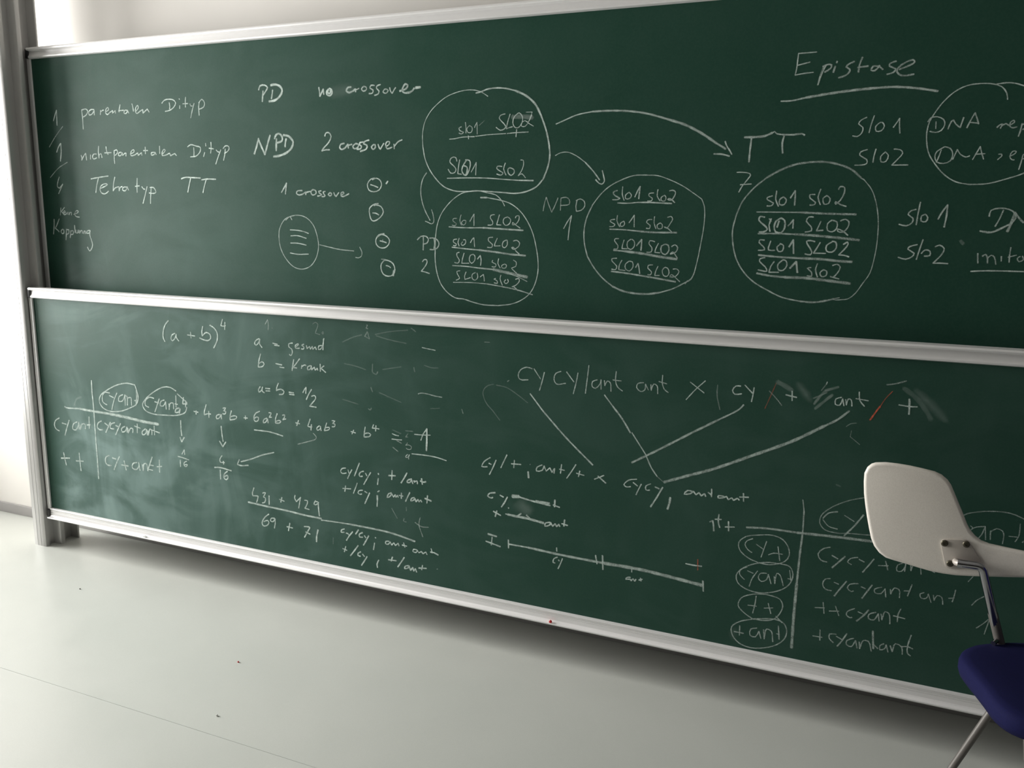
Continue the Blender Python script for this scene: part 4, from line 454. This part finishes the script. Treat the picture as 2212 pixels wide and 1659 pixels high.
L|horizontal chalk stroke of the right table|W62,50:3056,398 3115,404 3205,405;W76,50:3205,405 3320,410 3410,412 3432,412
L|circled handwritten letters cy plus|W34,50:3098,291 3067,301 3040,323 3036,346 3056,368 3092,379 3135,385 3165,376 3182,354 3186,329 3176,310 3159,299 3129,290 3098,291;W32,55:3077,365 3060,355 3055,342 3065,327 3077,320;W32,55:3088,349 3109,337;W31,55:3118,363 3111,335 3105,310;W31,55:3152,352 3156,330 3160,308;W31,55:3126,321 3140,329 3167,330
L|circled handwritten letters cyant|W35,50:3162,299 3122,296 3080,282 3048,260 3035,238 3041,215 3067,199 3105,194 3141,202 3176,220 3196,244 3201,272 3190,295 3162,299;W32,55:3066,271 3046,258 3045,243 3060,229;W32,55:3068,259 3085,254;W32,55:3098,264 3083,236 3076,209;W32,55:3125,261 3107,258 3101,243 3111,232 3126,241 3130,259;W32,55:3130,259 3140,230;W32,55:3148,255 3151,232;W31,55:3151,232 3155,267 3164,263 3176,230;W31,55:3191,283 3197,248;W31,55:3187,256 3199,255
L|circled pair of plus signs|W35,50:3093,105 3066,120 3047,140 3054,166 3081,183 3117,192 3148,191 3170,185 3179,164 3170,135 3156,117 3129,107 3093,105;W35,55:3099,182 3097,154 3092,124;W35,55:3076,147 3102,149;W35,55:3136,165 3146,133;W35,55:3125,147 3151,153
L|circled handwritten letters plus ant|W36,50:3095,105 3052,86 3031,64 3036,37 3057,16 3092,8 3135,17 3171,36 3192,61 3196,89 3184,111 3156,117 3095,105;W35,50:3161,128 3181,110;W39,50:3056,74 3057,42;W39,50:3040,51 3069,51;W39,50:3108,77 3090,70 3089,49 3105,47 3115,68;W39,50:3115,68 3122,45;W39,50:3128,76 3132,46;W38,50:3132,46 3137,80 3151,76 3158,42;W38,50:3171,98 3176,54;W38,50:3167,71 3176,71;W198,7:3040,24 3036,44 3044,60
L|circled letters cy partly behind the writing tablet|W32,35:3381,541 3334,523 3291,496 3267,469 3264,446 3279,427 3314,422 3347,426 3403,430 3457,436 3488,453 3504,481 3493,516 3461,539 3420,547 3381,541;W39,50:3311,487 3286,479 3272,461;W30,50:3272,457 3289,439 3314,434;W29,50:3330,479 3358,464;W47,50:3381,488 3359,451 3334,417
L|handwritten first entry of the right table|W36,50:3299,375 3281,368 3267,349 3276,331 3294,328;W36,50:3306,351 3323,343;W48,50:3342,354 3326,334 3309,313;W33,50:3377,357 3358,351 3350,338 3361,332;W32,50:3380,352 3395,346;W41,50:3420,360 3408,339 3393,314
L|handwritten plus an of the first entry|W32,50:3433,342 3459,346;W32,50:3451,359 3459,333;W32,50:3496,361 3483,352 3483,335 3495,336 3503,351 3504,361;W32,50:3504,361 3503,337;W31,50:3517,359 3519,342;W31,50:3519,342 3525,363 3540,360 3546,336;W31,50:3574,350 3580,348
L|handwritten letters cycyant ant of the second entry|W34,50:3307,278 3293,274 3287,258 3295,243 3313,241;W33,50:3318,269 3331,265;W45,50:3352,278 3336,251 3322,226;W33,50:3384,277 3362,271 3356,258 3367,249 3373,252;W33,50:3393,269 3405,265;W44,50:3422,280 3411,259 3398,234;W32,50:3448,278 3430,269 3431,258 3447,258 3457,275;W32,50:3457,275 3461,250;W32,50:3471,276 3473,262;W32,50:3473,262 3481,282 3494,279 3497,255;W32,50:3526,301 3517,264;W32,50:3507,278 3523,281;W31,50:3559,283 3549,277 3553,265 3566,267 3570,281;W31,50:3570,281 3579,257;W31,50:3583,280 3586,265;W31,50:3586,265 3593,281 3605,277 3609,257;W31,50:3637,306 3635,287 3632,269;W31,50:3622,278 3636,282
L|handwritten letters plus plus cyant of the third entry|W34,50:3293,200 3298,165;W34,50:3271,179 3298,183;W33,50:3328,195 3340,166;W33,50:3312,176 3339,181;W36,50:3381,198 3363,186 3360,174 3370,167 3376,169;W36,50:3391,190 3406,185;W48,50:3419,201 3406,180 3389,160;W36,50:3439,198 3421,188 3421,175 3435,173 3446,195;W36,50:3446,195 3450,172;W35,50:3453,196 3457,178;W35,50:3457,178 3463,205 3474,201 3479,170;W35,50:3504,222 3498,203 3498,180;W35,50:3486,197 3517,194
L|handwritten letters plus cyantant of the fourth entry|W34,50:3291,111 3293,77;W34,50:3272,87 3299,88;W37,50:3337,106 3319,103 3319,89 3331,78;W37,50:3338,100 3354,93;W43,50:3366,114 3355,90 3343,69;W37,50:3386,104 3368,93 3368,80 3381,76 3392,98;W36,50:3392,98 3398,75;W36,50:3402,96 3405,75;W36,50:3405,75 3413,103 3427,103 3437,74;W54,55:3436,138 3439,109 3442,83;W36,50:3442,96 3454,86;W36,50:3469,105 3459,97 3460,84 3472,90 3475,103;W36,50:3475,103 3482,81;W35,50:3486,103 3493,85;W35,50:3493,85 3499,112 3516,106 3520,83;W38,55:3538,147 3532,113 3533,90 3542,83;W38,55:3516,106 3531,110 3546,106
L|handwritten letters ant right of the writing tablet|W32,40:3617,496 3637,528 3661,539 3695,547 3737,550 3762,545 3785,534 3802,516 3799,493 3782,472;W30,45:3655,499 3661,494;W30,45:3688,502 3670,498 3656,487 3656,469 3669,459 3683,476 3690,503;W30,45:3690,503 3695,465;W30,45:3704,493 3706,467;W29,45:3704,489 3718,501 3733,496 3737,482 3736,460;W29,45:3749,484 3769,485;W29,45:3772,523 3772,488 3765,471
L|partly hidden chalk figures beside the chair arm|W27,40:3665,336 3676,354;W30,45:3681,269 3691,285 3710,302;W30,45:3699,204 3714,220 3729,240;W30,45:3729,240 3720,190
L|small faint chalk marks at the right of the lower board|W47,10:3301,568 3312,564"""
def spline(P):
    P = [Vector(p) for p in P]
    if len(P) < 3: return P
    Q = [2 * P[0] - P[1]] + P + [2 * P[-1] - P[-2]]; out = []
    for i in range(1, len(Q) - 2):
        p0, p1, p2, p3 = Q[i - 1:i + 3]
        t0 = 0.0; t1 = t0 + max((p1 - p0).length, 1e-4) ** .5; t2 = t1 + max((p2 - p1).length, 1e-4) ** .5; t3 = t2 + max((p3 - p2).length, 1e-4) ** .5
        n = max(2, min(8, int((p2 - p1).length / 8)))
        for k in range(n):
            t = t1 + (t2 - t1) * k / n
            A1 = p0 * ((t1 - t) / (t1 - t0)) + p1 * ((t - t0) / (t1 - t0)); A2 = p1 * ((t2 - t) / (t2 - t1)) + p2 * ((t - t1) / (t2 - t1)); A3 = p2 * ((t3 - t) / (t3 - t2)) + p3 * ((t - t2) / (t3 - t2))
            B1 = A1 * ((t2 - t) / (t2 - t0)) + A2 * ((t - t0) / (t2 - t0)); B2 = A2 * ((t3 - t) / (t3 - t1)) + A3 * ((t - t1) / (t3 - t1))
            out.append(B1 * ((t2 - t) / (t2 - t1)) + B2 * ((t - t1) / (t2 - t1)))
    out.append(P[-1]); return out
ACR_S = ((-.5, .0), (-.34, .75), (0, 1.0), (.34, .75), (.5, .0))
ACR_W = ((-.62, .0), (-.32, .42), (0, .8), (.32, .42), (.62, .0))
sid = 0
for row in CHALK.split('\n'):
    bd, label, strokes = row.split('|')
    y = 0.0 if bd == 'L' else YU
    V, F, D, MI = [], [], [], []
    for st in strokes.split(';'):
        if not st: continue
        hd, pts = st[1:].split(':'); w, d = hd.split(',')
        w = float(w) / 1e4; d = float(d) / 100; ci = 1 if st[0] == 'R' else 0
        P = spline([tuple(float(v) for v in q.split(',')) for q in pts.split()])
        P = [p / 1000 for p in P]
        wide = w > .018
        w *= 1.25
        d = min(1.0, d * 1.0)
        cap = w * .35
        u = (P[0] - P[1]).normalized() if (P[0] - P[1]).length > 1e-7 else Vector((1, 0))
        v = (P[-1] - P[-2]).normalized() if (P[-1] - P[-2]).length > 1e-7 else Vector((1, 0))
        P = [P[0] + u * cap] + P + [P[-1] + v * cap]
        yo = y - .0004 - (sid % 60) * 8e-6; sid += 1
        base = len(V); n = len(P); prof = ACR_W if wide else ACR_S
        ph = random.random() * 9
        for i, p in enumerate(P):
            t = (P[min(i + 1, n - 1)] - P[max(i - 1, 0)])
            t = t.normalized() if t.length > 1e-7 else Vector((1, 0))
            nn = Vector((-t.y, t.x))
            ww = w * (1 + .12 * math.sin(i * 1.7 + ph)) * (.55 if i in (0, n - 1) else 1)
            if wide: ww *= 1 - .45 * abs(2 * i / (n - 1) - 1) ** 2
            dd = d * (1 - .5 * abs(2 * i / (n - 1) - 1) ** 2 if wide else 1) * (1 + .10 * math.sin(i * .9 + ph * 2)) * (0.1 if i in (0, n - 1) else 1)
            for a, k in prof:
                q = p + nn * (a * ww); V.append((q.x, yo, q.y)); D.append(dd * k)
        for i in range(n - 1):
            for j in range(4):
                a = base + i * 5 + j; F.append((a, a + 1, a + 6, a + 5)); MI.append(ci)
    me = bpy.data.meshes.new('chalk_mark'); me.from_pydata(V, [], F); me.update()
    me.materials.append(M['W']); me.materials.append(M['R'])
    me.polygons.foreach_set('material_index', MI)
    at = me.attributes.new('chalk_amount', 'FLOAT', 'POINT'); at.data.foreach_set('value', D)
    par = BU if bd == 'U' else BL
    nm = 'chalk_writing' if 'handwritten' in label or 'figure' in label or 'capital' in label else ('chalk_smear' if ('rubbed' in label or 'faint' in label) else 'chalk_line')
    o = bpy.data.objects.new(nm, me); COL.objects.link(o); o.parent = par
    o.matrix_parent_inverse = Matrix.Translation(-Vector(par.location)); o['label'] = label

# ------------------------------------------------------------------ posts that carry the boards
def post(x, s, label):
    e = empty('board_post', label, 'post', None, (x, 0, ZF))
    def pr(L): return [(x + s * a, b) for a, b in L]
    def fix(o): o.matrix_parent_inverse = Matrix.Translation((-x, 0, -ZF)); return o
    z0, z1 = ZF, 2.62
    fix(extrude('front_column', pr([(-.105, -.018), (-.100, -.025), (-.078, -.0265), (-.0765, -.0240), (-.075, -.0265), (-.056, -.0265), (-.0545, -.0240), (-.053, -.0265), (-.033, -.0265), (-.027, -.024), (-.026, -.018), (-.026, -.006), (-.040, -.004), (-.040, .010), (-.105, .010)]), 'z', z0, z1, M['post'], e, angle=24))
    fix(extrude('middle_column', pr([(-.105, .010), (-.040, .010), (-.040, .027), (-.028, .025), (.003, .025), (.008, .027), (.010, .032), (.010, .046), (.004, .050), (-.014, .051), (-.016, .057), (-.020, .057), (-.022, .051), (-.040, .052), (-.040, .070), (-.105, .070)]), 'z', z0, z1, M['post'], e, angle=24))
    fix(extrude('rear_column', pr([(-.105, .070), (-.040, .070), (-.040, .116), (.006, .116), (.009, .118), (.009, .123), (.006, .126), (-.105, .126)]), 'z', z0, z1, M['post'], e, angle=24))
    for zz in (.4, 2.3):
        fix(box('wall_bracket', *sorted((x + s * -.085, x + s * -.045)), .126, YW, zz, zz + .04, M['post'], e))
    return e
post(0.0, 1, 'aluminium post with sliding tracks at the left end of the chalkboards')
post(XE, -1, 'aluminium post with sliding tracks at the far right end of the chalkboards')

# ------------------------------------------------------------------ chair with a folded-up writing tablet
TAB = [(3.398, 0.698), (3.422, 0.7018), (3.45, 0.702), (3.48, 0.7002), (3.5098, 0.6967), (3.5394, 0.6922), (3.5554, 0.6861), (3.57, 0.6747), (3.5799, 0.6616), (3.5895, 0.6418), (3.6004, 0.6188), (3.6125, 0.5938), (3.6247, 0.5665), (3.634, 0.55), (3.6468, 0.5364), (3.6611, 0.5264), (3.6805, 0.5207), (3.7181, 0.5171), (3.7573, 0.5143), (3.85, 0.5023), (3.93, 0.5003), (3.955, 0.4843), (3.955, 0.4594), (3.93, 0.4474), (3.85, 0.4454), (3.7649, 0.4454), (3.7081, 0.4366), (3.6522, 0.4279), (3.6142, 0.4231), (3.5851, 0.4223), (3.5554, 0.4238), (3.5252, 0.4281), (3.4946, 0.4333), (3.4637, 0.4381), (3.445, 0.4418), (3.4276, 0.4529), (3.4138, 0.4695), (3.4048, 0.4892), (3.3973, 0.5162), (3.3894, 0.5478), (3.3826, 0.5794), (3.3768, 0.6112), (3.3736, 0.6431), (3.3731, 0.6661), (3.3789, 0.683), (3.3882, 0.6933)]
PLATE = [(3.5675, 0.5171), (3.5978, 0.5219), (3.6258, 0.5257), (3.6334, 0.5201), (3.6437, 0.5075), (3.6544, 0.4914), (3.6662, 0.4743), (3.6689, 0.458), (3.6435, 0.4504), (3.6086, 0.444), (3.5883, 0.4415), (3.5805, 0.4687), (3.5741, 0.4919)]
BOLTS = [(3.5786, 0.5088), (3.6279, 0.5145), (3.5964, 0.4563)]
ARM = [(3.6103, 0.4665), (3.6672, 0.4681), (3.724, 0.2807)]
def smoothloop(P, n=3, closed=True):
    for _ in range(n):
        Q = []
        for i in range(len(P)):
            a, b = P[i], P[(i + 1) % len(P)]
            Q += [(a[0] * .75 + b[0] * .25, a[1] * .75 + b[1] * .25), (a[0] * .25 + b[0] * .75, a[1] * .25 + b[1] * .75)]
        P = Q
    return P
def slab(name, loop, y0, y1, r, m, parent, steps=5):
    """flat panel in an x-z outline between y0 (front) and y1, both rims rounded with radius r"""
    from mathutils import Vector as V2
    n = len(loop); V, F, rings = [], [], []
    A = sum(loop[i][0] * loop[(i + 1) % n][1] - loop[(i + 1) % n][0] * loop[i][1] for i in range(n))
    sg = 1 if A > 0 else -1
    nor = []
    for i in range(n):
        a, b = loop[i - 1], loop[(i + 1) % n]; t = V2((b[0] - a[0], b[1] - a[1])).normalized(); nor.append((-t.y * sg, t.x * sg))
    lv = [(r * (1 - math.sin(k * math.pi / 2 / steps)), y0 + r * (1 - math.cos(k * math.pi / 2 / steps))) for k in range(steps + 1)]
    lv = [(r * (1 - math.sin(k * math.pi / 2 / steps)), y0 + r * (1 - math.cos(k * math.pi / 2 / steps))) for k in range(steps + 1)]
    lv2 = [(i_, y1 - (yy - y0)) for i_, yy in reversed(lv)]
    for ins, yy in lv + lv2:
        rings.append(len(V)); V += [(loop[i][0] + nor[i][0] * ins, yy, loop[i][1] + nor[i][1] * ins) for i in range(n)]
    for a, b in zip(rings[:-1], rings[1:]):
        F += [(a + i, a + (i + 1) % n, b + (i + 1) % n, b + i) for i in range(n)]
    F += [tuple(range(n)), tuple(range(rings[-1], rings[-1] + n))]
    return mesh_obj(name, V, F, m, parent, smooth=True, angle=40)
def disc(name, x, z, y0, y1, r, m, parent, dome=0.0, seg=20):
    V, F = [], []
    lv = [(r, y1), (r, y0 + dome), (r * .8, y0 + dome * .25), (r * .45, y0), (r * .42, y0 + .0025), (0.0006, y0 + .0025)]
    for rr, yy in lv: V += [(x + rr * math.cos(2 * math.pi * k / seg), yy, z + rr * math.sin(2 * math.pi * k / seg)) for k in range(seg)]
    for a in range(len(lv) - 1): F += [(a * seg + k, a * seg + (k + 1) % seg, (a + 1) * seg + (k + 1) % seg, (a + 1) * seg + k) for k in range(seg)]
    F += [tuple(range(seg)), tuple(range((len(lv) - 1) * seg, len(lv) * seg))]
    return mesh_obj(name, V, F, m, parent, smooth=True, angle=30)
def cushion(name, outline, zc, th, m, parent, plane='xy', inset=.035):
    """padded slab: outline in plan, domed top"""
    n = len(outline); cx = sum(p[0] for p in outline) / n; cy = sum(p[1] for p in outline) / n
    lv = [(.90, -th * .5), (.975, -th * .42), (1.0, -th * .15), (1.0, th * .12), (.985, th * .32), (.95, th * .44), (.86, th * .5), (.6, th * .5), (.3, th * .47), (.02, th * .45)]
    V, F = [], []
    for s, dz in lv:
        for p in outline:
            x, y2 = cx + (p[0] - cx) * s, cy + (p[1] - cy) * s
            V.append((x, y2, zc + dz))
    for a in range(len(lv) - 1): F += [(a * n + i, a * n + (i + 1) % n, (a + 1) * n + (i + 1) % n, (a + 1) * n + i) for i in range(n)]
    F += [tuple(range(n)), tuple(range((len(lv) - 1) * n, len(lv) * n))]
    return mesh_obj(name, V, F, m, parent, smooth=True, angle=60)
def chair():
    e = empty('tablet_chair', 'dark blue upholstered chair with a cream writing tablet folded up, before the board', 'chair', None, (3.86, -.41, ZF))
    start = set(bpy.data.objects)
    tb = slab('writing_tablet', TAB, -.205, -.187, .0085, M['tablet'], e)
    pl = slab('bracket_plate', smoothloop(PLATE, 2), -.2085, -.2045, .0008, M['plate'], tb, 2)
    for bx, bz in BOLTS: disc('bolt', bx, bz, -.2125, -.2080, .0086, M['bolt'], tb, .002)
    # chrome arm: short stub along the plate, elbow, long slanted upright beside the seat
    (ax, az), (bx, bz), (cx, cz) = ARM
    tube('arm_tube', [(ax + .008, -.226, az), (bx, -.228, bz), (cx, -.222, cz), (cx + .052, -.218, cz - .16), (cx + .072, -.218, cz - .20)], .0108, M['chrome'], e, bend=.014, seg=20)
    tube('arm_collar', [(ax + .001, -.2255, az), (ax + .012, -.226, az - .0003)], .0116, M['chrome'], e, seg=20)
    tube('arm_hinge', [(ax - .002, -.209, az - .002), (ax - .001, -.220, az - .001), (ax + .006, -.2255, az)], .0080, M['plate'], e, seg=14)
    tube('arm_socket', [(cx - .020, -.2225, cz + .066), (cx + .010, -.2218, cz - .03)], .0118, M['greytube'], e, seg=18)
    tube('clamp_screw', [(cx - .014, -.248, cz - .003), (cx - .006, -.234, cz - .001)], .0062, M['chrome'], e, seg=10)
    # seat: rounded pad whose front faces the left wall
    out = smoothloop([(3.624, -.325), (3.638, -.385), (3.668, -.475), (3.690, -.560), (3.735, -.600), (3.84, -.610), (4.06, -.595), (4.09, -.50), (4.09, -.32), (4.06, -.20), (3.86, -.165), (3.77, -.185), (3.70, -.225), (3.652, -.262)], 2)
    cushion('seat', out, .245, .055, M['fabric'], e)
    # lacquered legs, raked outwards
    legs = [((3.690, -.490, .222), (3.530, -.500, ZF + .008)), ((3.785, -.250, .222), (3.842, -.225, ZF + .008)), ((4.02, -.53, .222), (4.13, -.58, ZF + .008)), ((4.02, -.28, .222), (4.13, -.22, ZF + .008))]
    for a, b in legs:
        lg = tube('leg', [a, b], .0085, M['greytube'], e, seg=16)
        tube('foot', [Vector(b) + (Vector(a) - Vector(b)).normalized() * .02, b, (b[0], b[1], ZF)], .0115, M['dark'], lg, seg=14)
    tube('seat_frame', [(3.70, -.50, .213), (3.785, -.26, .213), (4.02, -.28, .213), (4.02, -.53, .213), (3.70, -.50, .213)], .009, M['greytube'], e)
    # backrest pad on two uprights, beyond the right edge of the photograph
    for y in (-.54, -.29):
        tube('back_upright', [(4.04, y, .215), (4.10, y, .24), (4.17, y, .58)], .0095, M['greytube'], e, bend=.05)
    bo = smoothloop([(-.21, .34), (-.19, .66), (-.08, .70), (.08, .70), (.19, .66), (.21, .34), (.10, .31), (-.10, .31)], 3)
    bk = slab('backrest', bo, -.02, .02, .018, M['fabric'], e)
    bk.data.transform(Matrix.Translation((4.125, -.415, 0)) @ Matrix.Rotation(math.radians(90), 4, 'Z') @ Matrix.Rotation(math.radians(-8), 4, 'X'))
    for o in set(bpy.data.objects) - start:
        if o.parent == e: o.matrix_parent_inverse = Matrix.Translation(-Vector(e.location))
    return e
CH = chair()

# ------------------------------------------------------------------ small things
def crumb(name, x, y, z, r, m, label, cat, group=None, stretch=(1, 1, 1)):
    V, F = [], []; seg, rg = 8, 5
    for i in range(rg + 1):
        ph = math.pi * i / rg
        for k in range(seg):
            th = 2 * math.pi * k / seg; rr = r * (1 + .18 * math.sin(3 * th + i))
            V.append((rr * math.sin(ph) * math.cos(th) * stretch[0], rr * math.sin(ph) * math.sin(th) * stretch[1], max(rr * math.cos(ph) * stretch[2], -r * .7)))
    for i in range(rg):
        for k in range(seg): F.append((i * seg + k, i * seg + (k + 1) % seg, (i + 1) * seg + (k + 1) % seg, (i + 1) * seg + k))
    o = mesh_obj(name, V, F, m, None, smooth=True, angle=40); o.location = (x, y, z + r * .7); return tag(o, label, cat, group)
crumb('chalk_stub', 2.4323, -.0215, -.0385, .0055, M['redchalk'], 'tiny red chalk stub on the ledge of the lower chalkboard', 'chalk')
crumb('chalk_stub', 0.5846, -.0215, -.0385, .0055, M['chalk'], 'small white chalk stub on the ledge below the crossing table', 'chalk', None, (2.2, .9, .9))
crumb('chalk_crumb', 0.4966, -0.2860, ZF, 0.0030, M['seam'], 'tiny dark crumb on the pale floor near the post', 'crumb')
crumb('chalk_crumb', 1.4713, -0.4752, ZF, 0.0030, M['redchalk'], 'tiny reddish chalk crumb on the pale floor', 'crumb')
crumb('chalk_crumb', 1.6327, -0.7551, ZF, 0.0035, M['chalk'], 'tiny white chalk crumb on the floor beside the sheet seam', 'crumb')
